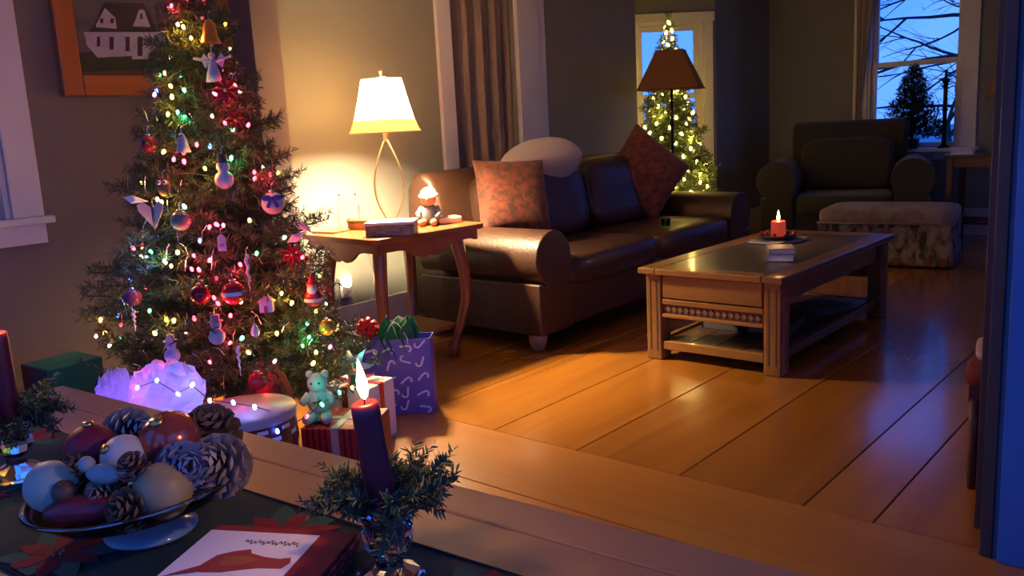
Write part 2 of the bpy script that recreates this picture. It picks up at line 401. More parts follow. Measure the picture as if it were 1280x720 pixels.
# ------------------------------------------------------------------ outdoors
snow = mat('dusk_lawn', (.34, .36, .36), .9, noise=((.2, .24, .2), .6, (1, 1, 1), .2))
g = struct(MB().b2((-60, -40, -.75), (60, 80, -.7)).build('ground', snow)); g['label'] = 'pale frosty lawn outside the windows'; g['category'] = 'ground'
bark = mat('bare_bark', (.035, .028, .025), .9)
def bare_tree(name, label, loc, h, seed, group, lean=0):
    r = random.Random(seed); b = MB()
    def grow(p, d, ln, rad, lv):
        q = p; path = [tuple(p)]; dd = d.copy()
        for k in range(4):
            dd = (dd+Vector((r.uniform(-.22, .22), r.uniform(-.22, .22), r.uniform(-.08, .16)))).normalized(); q = q+dd*ln/4; path.append(tuple(q))
        b.tube(path, [rad*(1-.5*k/4) for k in range(5)], 5 if lv < 2 else 4, False)
        if lv >= 4: return
        for k in range(3 if lv else 5):
            a = r.uniform(0, 2*pi); base = Vector(path[r.choice((2, 3, 4))]); sp = .75+.2*lv
            nd = (dd+Vector((cos(a)*sp, sin(a)*sp, r.uniform(-.15, .35)))).normalized(); grow(base, nd, ln*.62, rad*.5, lv+1)
    grow(Vector((0, 0, 0)), Vector((lean, 0, 1)).normalized(), h*.42, h*.028, 0)
    o = b.build(name, bark, smooth=True); o.location = loc; tag(o, label, 'tree', group); return o
def limb_tree(name, label, loc, limbs, seed):
    r = random.Random(seed); b = MB(); b.tube([(0, 0, 0), (.05, 0, 2.0), (-.05, .05, 4.5), (.1, 0, 6.5)], [.22, .19, .14, .06], 8)
    def go(p, d, ln, rad, lv):
        q = p.copy(); path = [tuple(q)]; dd = d.copy()
        for k in range(8):
            dd = (dd+Vector((r.uniform(-.12, .06), r.uniform(-.12, .12), r.uniform(-.13, .17)))).normalized(); q = q+dd*ln/8; path.append(tuple(q))
        b.tube(path, [rad*(1-.8*k/8) for k in range(9)], 5, False)
        if lv >= 3: return
        for k in range(5 if lv < 2 else 3):
            bs = Vector(path[r.randint(2, 7)]); nd = (dd+Vector((r.uniform(-.5, .2), r.uniform(-.6, .6), r.choice((-1, 1))*r.uniform(.35, .8)))).normalized(); go(bs, nd, ln*.48, rad*.42, lv+1)
    for z, dz, ln, rad in limbs: go(Vector((0, 0, z)), Vector((-1, r.uniform(-.25, .25), dz)).normalized(), ln, rad, 0)
    o = b.build(name, bark, smooth=True); o.location = loc; return tag(o, label, 'tree', 'trees outside')
limb_tree('bare_tree', 'leafless tree whose branches cross the upper far window pane', (-2.1, 13.2, -.7), ((1.75, .12, 2.6, .035), (2.5, .05, 3.0, .05), (2.95, -.03, 2.9, .045), (3.4, .1, 3.0, .05), (3.7, -.12, 3.2, .06), (4.2, .2, 3.0, .05)), 3)
bare_tree('bare_tree', 'smaller leafless tree low in the far window', (-5.6, 22.5, -.7), 3.4, 11, 'trees outside')
bsh = MB(); 
def clump(name, label, loc, r0, n, seed, m):
    rr = np.random.default_rng(seed); d = rr.normal(size=(n, 3)); d /= np.linalg.norm(d, axis=1)[:, None]; d[:, 2] = np.abs(d[:, 2])
    p = d*r0*(.4+.6*rr.random((n, 1))); V, F = needles(np.stack([p, p+d*.12], 1), 90, .09, .03); o = npmesh(name, V, F, m); o.location = loc
    return tag(o, label, 'bush')
clump('garden_bush', 'dark rounded bush outside low in the far window', (-4.1, 18.6, -.7), 1.5, 500, 4, mat('bush_leaf', (.05, .045, .04), .8))

# ------------------------------------------------------------------ curtain
cur = mat('taupe_curtain', (.21, .16, .145), .85, noise=((.20, .152, .138), 30, (1, 1, .1), .3), sheen=.2)
def cfn(u, v):
    y = 4.055+.64*u; ph = u*2*pi*4.1
    return (-3.955+.026*sin(ph)*(1-.35*u)+.012*sin(ph*2.3+1)+.004*sin(v*9), y+.01*cos(ph+v), .02+2.17*v)
o = MB().grid(cfn, 70, 10).build('curtain', cur, smooth=True, solid=.006); tag(o, 'taupe brown curtain hanging in folds between white casings', 'curtain')

# ------------------------------------------------------------------ sofas
def arm_outline(side, wi, h, r):
    """(x,z) outline of a rolled arm; outer side at side*wi"""
    pts = [(-wi/2+.03, .1), (wi/2-.02, .1), (wi/2-.02, h-2*r+.03)]
    cx, cz = .01, h-r
    for k in range(17):
        a = -pi*.33+ (pi*1.5)*k/16; pts.append((cx+r*cos(a), cz+r*sin(a)))
    pts.append((-wi/2+.03, h-2*r))
    return [(side*x, z) for x, z in (pts if side > 0 else pts)]
def couch(name, label, W, D, seat_h, arm_h, back_h, ncush, m, loc, rz, foot_m, aw=.30, bcush=True, r=.14, bw=None):
    bw = bw or W-.12
    t = thing(name, label, 'armchair' if ncush == 1 else 'sofa', loc, rz)
    MB().b2((-W/2+aw-.04, -D/2+.04, .10), (W/2-aw+.04, D/2-.05, seat_h-.13)).build('base', m, t, bevel=.03, seg=3)
    for s in (-1, 1):
        o = arm_outline(s, aw, arm_h, r); b = MB(); b.at((s*(W/2-aw/2-.02), 0, 0)); b.prismy(o if s > 0 else o[::-1], -D/2+.02, D/2-.12)
        b.build('arm', m, t, bevel=.025, seg=3)
    # back: sloping rounded slab
    prof = [(D/2-.36, .12), (D/2-.03, .12), (D/2, .5), (D/2-.02, back_h-.10), (D/2-.07, back_h-.02), (D/2-.15, back_h), (D/2-.23, back_h-.05), (D/2-.27, back_h-.15)]
    MB().prismx(prof, -bw/2, bw/2).build('back', m, t, bevel=.05, seg=3)
    cw = (W-2*aw+.02)/ncush
    for k in range(ncush):
        x = -W/2+aw-.01+cw*(k+.5)
        b = MB(); b.sell((x, -.10, seat_h-.075), (cw+.005, D-.22, .20), .35, .22, 32, 12); b.build('seat_cushion', m, t, smooth=True)
        if bcush:
            b = MB(); b.at((x, D/2-.36, seat_h+.235), (radians(-13), 0, 0)); b.sell((0, 0, 0), (cw-.01, .25, .47), .45, .3, 32, 14); b.build('back_cushion', m, t, smooth=True)
    for sx in (-1, 1):
        for sy in (-1, 1):
            b = MB(); b.at((sx*(W/2-.13), sy*(D/2-.1)+(0.02 if sy<0 else -.04), 0)); b.lathe([(.028, 0), (.036, .012), (.05, .05), (.052, .075), (.042, .105)], 16); b.build('foot', foot_m, t, smooth=True)
    return t
foot_m = mat('bun_foot_wood', (.30, .20, .13), .45)
couch('sofa', 'long dark brown leather sofa with rolled arms along the wall', 2.53, 1.02, .47, .645, .96, 2, leather, (-3.29, 4.70, 0), pi/2, foot_m, aw=.33, r=.15)
velvet = mat('dark_upholstery', (.024, .018, .014), .8, noise=((.016, .012, .010), 14, (1, 1, 1), .3), sheen=.15, bump=.1)
couch('armchair', 'wide dark upholstered armchair with rolled arms under the window', 1.42, .95, .45, .76, 1.08, 1, velvet, (-2.82, 7.90, 0), radians(16), mat('dark_foot', (.03, .02, .015), .5), aw=.32, r=.17, bw=.98)

red_pat = mat('rust_brocade', (.20, .045, .02), .8, noise=((.07, .025, .015), 26, (1, 1, 1), .1), bump=.2, sheen=.2)
red_pat2 = mat('rust_brocade_dark', (.24, .055, .025), .8, noise=((.10, .03, .018), 24, (1, 1, 1), .1), bump=.2, sheen=.2)
def pillow(name, label, a, b_, t_, loc, rot, m, pipe=None):
    o = MB().pillow(a, b_, t_).build(name, m, smooth=True, weld=True, sub=1); o.location = loc; o.rotation_euler = rot; tag(o, label, 'pillow'); return o
pillow('throw_pillow', 'rust red patterned pillow at the lamp end of the sofa', .46, .46, .20, (-3.315, 3.90, .79), (radians(-20), radians(3), radians(60)), red_pat)
pillow('throw_pillow', 'large dark rust pillow standing on its corner at the far sofa end', .54, .54, .18, (-3.33, 5.38, .81), (radians(-16), radians(40), radians(48)), red_pat2)
cream = mat('cream_fleece', (.62, .55, .47), .9, noise=((.54, .47, .40), 40, (1, 1, 1), .3), sheen=.3, bump=.3)
o = MB().sell((0, 0, 0), (.58, .24, .27), .75, .62, 40, 20)
o.v = [(x, y*(1-.25*(x/.29)**2), z*(1-.12*(x/.29)**2)+.012*sin(x*9+y*14)) for x, y, z in o.v]
o = o.build('bed_pillow', cream, smooth=True); o.location = (-3.44, 4.34, .955); o.rotation_euler = (radians(35), radians(-3), radians(74)); tag(o, 'plump cream white pillow lying on top of the sofa back', 'pillow')
# green glass votive on the seat
t = thing('votive_glass', 'small green glass votive standing on the sofa seat', 'votive', (-2.95, 5.0, .47))
b = MB().lathe([(.0, .0), (.024, 0), (.03, .05), (.032, .07), (.029, .07), (.026, .01), (0, .008)], 20, False); b.build('glass_cup', glassy('green_glass', (.35, .85, .55), .3), t, smooth=True)
MB().lathe([(.0, .009), (.024, .009), (.024, .03), (0, .03)], 16, False).build('wax', mat('green_led_wax', (.10, .42, .26), .5, em=(.15, .8, .45), es=.35), t, smooth=True)  # wax emits green itself for an LED glow

# ------------------------------------------------------------------ coffee table
ctw = wood('coffee_table_wood', (.27, .13, .030), (.17, .075, .018), 1, 9, .38, .3, .08)
ctx = wood('coffee_table_rail', (.33, .16, .036), (.21, .095, .022), 0, 9, .38, .3, .08)
ctd = mat('coffee_table_inlay', (.11, .085, .055), .3, noise=((.07, .055, .04), 12, (1, 1, 1), .3), coat=.3)
ct = thing('coffee_table', 'oak coffee table with a drawer, open shelf and dark inlaid top', 'coffee table', (-1.955, 4.44, 0), 0)
w2, l2, hh = .375, .775, .47
for s in (-1, 1): MB().b2((-.05, -l2, hh-.032), (.05, l2, hh)).build('top_border', ctw, ct, bevel=.008).location = (s*(w2-.05), 0, 0)
for s in (-1, 1): MB().b2((-w2+.1, -.05, hh-.032), (w2-.1, .05, hh)).build('top_border', ctx, ct, bevel=.008).location = (0, s*(l2-.05), 0)
MB().b2((-w2+.1, -l2+.1, hh-.03), (w2-.1, l2-.1, hh-.003)).build('top_panel', ctd, ct)
lx, ly = w2-.065, l2-.085
for sx in (-1, 1):
    for sy in (-1, 1):
        lg = MB().prism([(-.04, -.045), (.04, -.045), (.045, -.03), (.045, .045), (-.045, .045), (-.045, -.03)], 0, hh-.032)
        lo = lg.build('leg', ctw, ct, bevel=.006); lo.location = (sx*lx, sy*ly, 0)
        for gx in (-.018, .018):   # fluting
            MB().b2((gx-.004, -.0475, .05), (gx+.004, -.0445, hh-.06)).build('flute', ctd, lo)
for sy in (-1, 1):
    dr = MB().b2((-lx+.05, -.012, .318), (lx-.05, .012, .43)).build('drawer', ctx, ct, bevel=.006); dr.location = (0, sy*ly-sy*.0+(-.028 if sy < 0 else .028), 0)
    MB().b2((-lx+.045, -.018, .285), (lx-.045, .018, .312)).build('rail', ctx, ct, bevel=.005).location = (0, sy*(ly+.022), 0)
    c = MB().b2((-lx+.045, -.008, .238), (lx-.045, .008, .285))
    co = c.build('carved_rail', mat('carved_dark', (.10, .05, .025), .5), ct); co.location = (0, sy*(ly+.018), 0)
    k = MB()
    for i in range(15):
        k.at(((-lx+.075)+i*(2*lx-.15)/14, -.009, .262), (0, radians(45), 0)); k.box((0, 0, 0), (.022, .010, .022))
    k.build('carving', mat('carving_wood', (.20, .10, .05), .5), co)
    MB().b2((-lx+.045, -.018, .220), (lx-.045, .018, .238)).build('rail', ctx, ct, bevel=.004).location = (0, sy*(ly+.022), 0)
    MB().b2((-lx+.045, -.016, .055), (lx-.045, .016, .098)).build('rail', ctx, ct, bevel=.004).location = (0, sy*(ly+.02), 0)
for sx in (-1, 1):
    MB().b2((-.012, -ly+.045, .33), (.012, ly-.045, hh-.032)).build('apron', ctw, ct, bevel=.003).location = (sx*lx, 0, 0)
    MB().b2((-.012, -ly+.045, .055), (.012, ly-.045, .098)).build('stretcher', ctw, ct, bevel=.003).location = (sx*lx, 0, 0)
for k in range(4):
    MB().b2((-.068, -ly+.0, .078), (.068, ly-.0, .092)).build('shelf_board', wood('shaded_shelf_wood', (.10, .045, .02), (.06, .028, .012), 1, 9, .45, .1, .08), ct, bevel=.003).location = (-.21+.14*k, 0, 0)  # boards darkened in colour for the shade under the table top

def book(name, label, loc, size, rz, cover, cat='book', pages=None, group=None, tilt=0):
    t = thing(name, label, cat, loc, rz, group); a, b_, h = size; c = min(.003, h*.2)
    MB().b2((-a/2, -b_/2, 0), (a/2, b_/2, c)).build('cover', cover, t); MB().b2((-a/2, -b_/2, h-c), (a/2, b_/2, h)).build('cover', cover, t)
    MB().b2((-a/2+.003, -b_/2+.004, c), (a/2-.004, b_/2-.004, h-c)).build('page_block', pages or white_p, t)
    MB().b2((-a/2, -b_/2, c), (-a/2+.003, b_/2, h-c)).build('spine', cover, t)
    return t
cv = lambda n, c: mat('cover_'+n, c, .5)
book('book', 'thicker pale blue-grey book at the bottom of the coffee table pair', (-1.80, 4.16, .47), (.13, .17, .034), radians(20), cv('bluegrey', (.33, .34, .42)))
book('book', 'small tan book on top of the blue-grey one', (-1.805, 4.165, .504), (.125, .155, .026), radians(30), cv('tan', (.42, .30, .20)))
book('book', 'flat grey magazine under the red candle dish', (-2.06, 4.72, .47), (.21, .28, .016), radians(-12), cv('greymag', (.25, .22, .20)), 'magazine')
book('book', 'dark magazine stack lying on the coffee table shelf', (-1.86, 4.25, .092), (.22, .29, .05), radians(8), cv('darkmag', (.04, .045, .045)), 'magazine', cv('shade_dimmed_pages', (.12, .11, .10)))  # shelf pages dimmed in colour for the shade under the top
book('book', 'pale magazine lying deeper on the coffee table shelf', (-1.84, 4.75, .092), (.22, .29, .03), radians(-20), cv('palemag', (.16, .155, .15)), 'magazine', cv('shade_dimmed_pages', (.12, .11, .10)))
book('book', 'thick black binder at the left of the coffee table shelf', (-2.1, 4.2, .092), (.2, .26, .07), radians(3), cv('black', (.02, .02, .03)), 'binder', cv('shade_dimmed_pages', (.12, .11, .10)))
# red jar candle on a dish
red_wax = mat('red_wax', (.42, .02, .018), .4, trans=.0)
flame_m = glow('candle_flame', (1.0, .62, .22), 9)
def flame(parent, loc, s=1.0):
    b = MB().lathe([(0, 0), (.0035*s, .004*s), (.006*s, .012*s), (.0055*s, .02*s), (.003*s, .032*s), (.0012*s, .04*s), (0, .044*s)], 12, False)
    o = b.build('flame', flame_m, parent, smooth=True); o.location = loc; o['label'] = 'bright yellow candle flame'
    l = bpy.data.lights.new('flame_light', 'POINT'); l.color = (1.0, .5, .18); l.energy = .35*s*s; l.shadow_soft_size = .01
    lo = bpy.data.objects.new('flame_light', l); C.objects.link(lo); lo.parent = parent; lo.location = (loc[0], loc[1], loc[2]+.03*s)
    return o
t = thing('candle_dish', 'dark wooden dish under the red pillar candle', 'dish', (-2.06, 4.72, .486))
MB().lathe([(0, 0), (.075, 0), (.105, .018), (.108, .026), (.10, .024), (.07, .008), (0, .008)], 28, False).build('dish', mat('dark_dish', (.12, .06, .035), .4), t, smooth=True)
for k in range(9):
    a = k*2*pi/9; MB().ball((.088*cos(a), .088*sin(a), .030), .012, 8, 6).build('berry', mat('dark_berries', (.16, .015, .012), .35), t, smooth=True)
t = thing('pillar_candle', 'lit red pillar candle in a glass on the coffee table', 'candle', (-2.06, 4.72, .494))
MB().lathe([(0, 0), (.038, 0), (.040, .004), (.040, .085), (.034, .094), (.030, .088), (.012, .082), (0, .082)], 28, False).build('wax', mat('red_candle_wax', (.55, .03, .025), .4, em=(1.0, .10, .05), es=.07), t, smooth=True)  # flame glow in the wax put in as emission
MB().tube([(0, 0, .08), (.001, 0, .093)], .0015, 6).build('wick', iron, t)
flame(t, (0, 0, .088), 1.5)

# ------------------------------------------------------------------ ottoman
flor = mat('floral_tapestry', (.30, .25, .21), .9, noise=((.05, .045, .04), 17, (1, 1, .6), .09), bump=.2)
flor2 = mat('tan_tapestry_top', (.36, .30, .24), .9, noise=((.24, .17, .14), 9, (1, 1, 1), .15), bump=.2)
t = thing('ottoman', 'skirted ottoman with a tan top and dark floral sides before the armchair', 'ottoman', (-2.18, 7.06, 0), radians(8))
MB().sell((0, 0, .37), (.96, .60, .14), .4, .2, 36, 12).build('cushion', flor2, t, smooth=True)
MB().b2((-.46, -.28, .13), (.46, .28, .32)).build('frame', flor, t, bevel=.02)
sk = MB()
def skirt(u, v):
    per = 2*(.94+.58); s = u*per; q = .006*sin(u*2*pi*34)*(1-v)
    if s < .94: p = (-.47+s, -.29); n = (0, -1)
    elif s < .94+.58: p = (.47, -.29+s-.94); n = (1, 0)
    elif s < 2*.94+.58: p = (.47-(s-.94-.58), .29); n = (0, 1)
    else: p = (-.47, .29-(s-2*.94-.58)); n = (-1, 0)
    return (p[0]+n[0]*(q+.012*(1-v)), p[1]+n[1]*(q+.012*(1-v)), .012+v*.31)
sk.grid(skirt, 200, 5).build('skirt', flor, t, smooth=True, solid=.004)
MB().tube([(-.475, -.295, .325), (.475, -.295, .325), (.475, .295, .325), (-.475, .295, .325), (-.475, -.295, .325)], .008, 6).build('piping', flor2, t, smooth=True)
b = MB()
for i in range(9):
    b.at((-.42+.105*i, -.305, .045)); b.box((0, 0, 0), (.05, .01, .06))
b.build('fringe', mat('rose_fringe', (.20, .08, .075), .9), t)

# ------------------------------------------------------------------ lamp end table
cherry = wood('cherry_wood', (.34, .115, .035), (.21, .065, .02), 0, 9, .3, .4, .08)
ET = .705
tb = thing('end_table', 'cherry wood end table with scalloped apron and curved legs holding the lamp', 'end table', (-3.40, 3.04, 0), radians(-4))
def rrect(a, b_, r, n=6):
    pts = []
    for cx, cy, a0 in ((a-r, b_-r, 0), (-a+r, b_-r, pi/2), (-a+r, -b_+r, pi), (a-r, -b_+r, 1.5*pi)):
        for k in range(n+1): pts.append((cx+r*cos(a0+pi/2*k/n), cy+r*sin(a0+pi/2*k/n)))
    return pts
MB().prism(rrect(.32, .365, .05), ET-.03, ET).build('table_top', cherry, tb, bevel=.008, seg=3)
def scallop(L, h0, h1, n=40):
    pts = [(-L/2, ET-.03), (L/2, ET-.03)]
    for k in range(n+1):
        u = 1-2*k/n; d = h0+(h1-h0)*max(0, cos(u*pi*.5))**6+.018*max(0, sin(abs(u)*pi*2.2))
        pts.append((u*L/2, ET-.03-d))
    return pts[::-1]
for s in (-1, 1):
    MB().prismy(scallop(.56, .045, .095), -.01, .01).build('apron', cherry, tb, bevel=.003).location = (0, s*.32, 0)
    b = MB(); b.at((0, 0, 0), (0, 0, pi/2)); b.prismy(scallop(.62, .045, .09), -.01, .01); b.build('apron', cherry, tb, bevel=.003).location = (s*.275, 0, 0)
for sx in (-1, 1):
    for sy in (-1, 1):
        path = []; rad = []
        for k in range(15):
            q = k/14; z = (ET-.035)*(1-q); bulge = .035*sin(q*pi*1.15)-.05*max(0, q-.55)*1.0+.06*max(0, q-.85)
            path.append((sx*(.19+bulge), sy*(.24+bulge), z)); rad.append(.037-.018*q+.012*max(0, q-.86)/.14)
        MB().tube(path, rad, 10).build('leg', cherry, tb, smooth=True)
MB().prism(rrect(.19, .24, .04), .16, .178).build('lower_shelf', cherry, tb, bevel=.004)

# table lamp
gold = mat('antique_gold_metal', (.50, .36, .18), .35, .9)
shade_in = shade_mat('pleated_cream_shade', (.95, .71, .41), .70)
LP = (-3.40, 3.035, ET)
lp = thing('table_lamp', 'lit table lamp with cream bell shade and looped gold stem', 'table lamp', LP, radians(40))
MB().lathe([(0, 0), (.07, 0), (.072, .008), (.055, .016), (.02, .024), (.012, .035), (0, .035)], 24, False).build('base', gold, lp, smooth=True)
for s in (-1, 1):
    path = []
    for k in range(25):
        q = k/24; path.append((s*(.068*sin(pi*q**.85)**1.0 + .006), s*.008*(1-2*q), .03+.42*q))
    # flat curved strip
    b = MB(); P = path
    for i in range(24):
        (x0, y0, z0), (x1, y1, z1) = P[i], P[i+1]
        b.add([(x0-.004, y0-.010, z0), (x0+.004, y0-.010, z0), (x0+.004, y0+.010, z0), (x0-.004, y0+.010, z0), (x1-.004, y1-.010, z1), (x1+.004, y1-.010, z1), (x1+.004, y1+.010, z1), (x1-.004, y1+.010, z1)],
              [(0, 1, 5, 4), (1, 2, 6, 5), (2, 3, 7, 6), (3, 0, 4, 7)])
    b.build('stem_strip', gold, lp, smooth=True)
MB().lathe([(.012, .44), (.014, .50), (.010, .52)], 14).build('socket', gold, lp, smooth=True)
# pleated shade
def shfn(u, v):
    a = 2*pi*u; r = .178+(.098-.178)*v**.72 if True else 0
    r += .0022*cos(a*60)
    return (r*cos(a), r*sin(a), .485+.265*v)
so = MB().grid(shfn, 240, 14).build('lamp_shade', shade_in, lp, smooth=True, weld=True)
def falloff_fn(u, v):
    a, b_, c_ = shfn(u, v*.24); k_ = 1.012; return (a*k_, b_*k_, c_)
MB().grid(falloff_fn, 240, 4).build('shade_falloff_band', shade_mat('amber_light_falloff', (.92, .62, .30), .6), so, smooth=True, weld=True)  # added band, its amber puts the light's falloff into the lower shade
for r_, z_ in ((.181, .486), (.100, .749)):
    ring = MB().tube([(r_*cos(2*pi*k/48), r_*sin(2*pi*k/48), z_) for k in range(49)], .003, 6); ring.build('shade_trim', mat('shade_trim', (.75, .55, .30), .8), so, smooth=True)
MB().lathe([(0, .80), (.006, .797), (.011, .785), (.006, .775), (.004, .765), (.004, .755)], 12, False).build('finial', gold, lp, smooth=True)
MB().lathe([(.060, .744), (.096, .744), (.096, .746), (.060, .746), (.060, .744)], 40, False).build('added_light_block', mat('light_block_cloth', (.6, .42, .22), .9), so)  # ring added to block lamp light from the wall above
h_ = MB()
h_.tube([(0, 0, .76), (.098, 0, .748)], .0015, 5).tube([(0, 0, .76), (-.05, .085, .748)], .0015, 5).tube([(0, 0, .76), (-.05, -.085, .748)], .0015, 5)
h_.tube([(0, .015, .51), (0, .05, .58), (0, .05, .70), (0, 0, .76)], .0015, 5)
h_.build('harp', gold, lp)
MB().sell((0, 0, .575), (.055, .055, .09), 1, 1, 16, 10).build('bulb', glow('lamp_bulb', (1, .72, .38), 6), lp, smooth=True)
l = bpy.data.lights.new('lamp_light', 'POINT'); l.color = (1.0, .73, .42); l.energy = 115; l.shadow_soft_size = .07
lo = bpy.data.objects.new('lamp_light', l); C.objects.link(lo); lo.parent = lp; lo.location = (0, 0, .60)
lp.children[-1]

# things on the end table
t = thing('glass_jar', 'tall clear glass jar beside the lamp', 'glass jar', (-3.60, 2.92, ET))
MB().lathe([(0, .002), (.05, .002), (.055, .01), (.057, .12), (.045, .165), (.045, .185), (.042, .185), (.042, .165), (.054, .12), (.052, .012), (0, .008)], 28, False).build('body', glassy('clear_glass', (.97, .98, .97), .04), t, smooth=True)
MB().ball((0, 0, .045), .012, 10, 8).build('dark_stone', iron, t, smooth=True)
boxwood = wood('box_wood', (.42, .17, .045), (.30, .11, .03), 0, 12, .4, .2, .05)
p = onz(457, 287, ET)
t = thing('wooden_box', 'small orange-brown wooden box on the end table', 'box', (p[0]-.03, p[1]+.02, ET), radians(12))
MB().b2((-.075, -.045, 0), (.075, .045, .036)).build('body', boxwood, t, bevel=.003); MB().b2((-.078, -.048, .037), (.078, .048, .05)).build('lid', boxwood, t, bevel=.003)
book('notebook', 'thin dark notebook at the left end of the lamp table', (-3.60, 2.80, ET), (.15, .12, .010), radians(8), cv('olive', (.16, .11, .04)), 'notebook')
t = thing('storage_box', 'white-lidded box with grey marbled sides in front of the lamp', 'box', (-3.185, 2.84, ET), radians(38))
MB().b2((-.115, -.075, 0), (.115, .075, .052)).build('body', mat('marbled_grey', (.30, .27, .27), .6, noise=((.12, .11, .12), 22, (1, 1, 3), .12)), t, bevel=.003)
MB().b2((-.119, -.079, .053), (.119, .079, .068)).build('lid', white_p, t, bevel=.004)
t = thing('tissue_packet', 'small cream packet at the sofa end of the lamp table', 'packet', (-3.25, 3.29, ET), radians(70))
MB().sell((0, 0, .018), (.14, .085, .036), .3, .3, 24, 8).build('packet', mat('cream_packet', (.72, .62, .42), .6), t, smooth=True)
MB().b2((-.03, -.012, .034), (.03, .012, .038)).build('slot', mat('packet_slot', (.45, .38, .25), .7), t)
# seated figurine
t = thing('seated_figurine', 'little seated figurine with white cap and blue-grey coat by the lamp', 'figurine', (-3.29, 3.20, ET), radians(35))
MB().sell((0, 0, .055), (.085, .075, .11), .8, .9, 18, 12).build('body', mat('figurine_coat', (.17, .20, .24), .6), t, smooth=True)
MB().ball((0, -.008, .138), .040, 16, 12).build('head', mat('figurine_face', (.50, .24, .14), .6), t, smooth=True)
b = MB(); b.at((0, 0, .150), (radians(12), 0, 0)); b.lathe([(.052, .0), (.05, .008), (.041, .014), (.036, .03), (.02, .042), (0, .046)], 18); b.build('cap', mat('figurine_cap', (.75, .68, .56), .8), t, smooth=True)
for s in (-1, 1):
    MB().tube([(s*.036, 0, .09), (s*.058, -.02, .06), (s*.045, -.05, .045)], [.016, .014, .012], 8).build('arm', MATS['figurine_coat'], t, smooth=True)
    MB().tube([(s*.025, -.02, .018), (s*.032, -.075, .018), (s*.034, -.095, .022)], [.022, .018, .016], 8).build('leg', mat('figurine_leg', (.35, .14, .09), .6), t, smooth=True)
MB().ball((0, -.048, .134), .007, 8, 6).build('nose', mat('figurine_nose', (.45, .12, .08), .6), t, smooth=True)
for s in (-1, 1): MB().ball((s*.014, -.044, .146), .004, 8, 6).build('eye', iron, t, smooth=True)
# plug-in night light + outlet on the wall
t = thing('night_light', 'glowing plug-in night light low on the wall behind the tree', 'night light', (-3.898, 3.09, .34))
MB().b2((0, -.036, -.055), (.006, .036, .06)).build('outlet_plate', white_p, t, bevel=.002)
MB().b2((.006, -.018, -.03), (.035, .018, .01)).build('plug', white_p, t, bevel=.003)
MB().sell((.03, 0, .045), (.035, .036, .07), .5, .6, 14, 10).build('glow_cover', glow('night_glow', (1, .80, .45), 3.5), t, smooth=True)
b = MB().tube([(-3.88, 3.12, .33), (-3.86, 3.16, .22), (-3.85, 3.25, .26), (-3.86, 3.3, .45), (-3.86, 3.25, .6), (-3.84, 3.2, ET-.06)], .0022, 6); tag(b.build('lamp_cord', mat('pale_cord', (.6, .57, .5), .5), smooth=True), 'thin pale lamp cord running down the wall to the outlet', 'cord')

# ------------------------------------------------------------------ floor lamp, bay tree
SH = shade_mat('brown_linen_shade', (.40, .22, .10), .45)
fl = thing('floor_lamp', 'unlit floor lamp with a square tapered brown shade behind the sofa', 'floor lamp', (-3.56, 6.16, 0), radians(22))
MB().lathe([(0, 0), (.14, 0), (.14, .015), (.05, .03), (.02, .05), (.012, .06)], 28, False).build('base', iron, fl, smooth=True)
MB().lathe([(.011, .05), (.011, .6), (.018, .62), (.011, .64), (.011, 1.10), (.02, 1.13), (.012, 1.16), (.010, 1.55)], 14).build('pole', iron, fl, smooth=True)
sv = []
for z, a in ((1.385, .235), (1.40, .23), (1.69, .10), (1.70, .10)):
    sv += [(-a, -a, z), (a, -a, z), (a, a, z), (-a, a, z)]
for k in range(4):
    l_ = (k+1) % 4
    MB().add([sv[4+k], sv[4+l_], sv[8+l_], sv[8+k]], [(0, 1, 2, 3)]).build('shade_panel', SH, fl, solid=.003)
MB().tube([(-.232, -.232, 1.40), (.232, -.232, 1.40), (.232, .232, 1.40), (-.232, .232, 1.40), (-.232, -.232, 1.40)], .005, 6).tube([(-.102, -.102, 1.69), (.102, -.102, 1.69), (.102, .102, 1.69), (-.102, .102, 1.69), (-.102, -.102, 1.69)], .004, 6).build('shade_trim', mat('brown_shade_trim', (.22, .12, .06), .8), fl)
MB().tube([(-.12, 0, 1.68), (.12, 0, 1.68)], .003, 6).tube([(0, -.12, 1.68), (0, .12, 1.68)], .003, 6).tube([(0, 0, 1.54), (0, 0, 1.72)], .005, 8).build('spider', iron, fl)

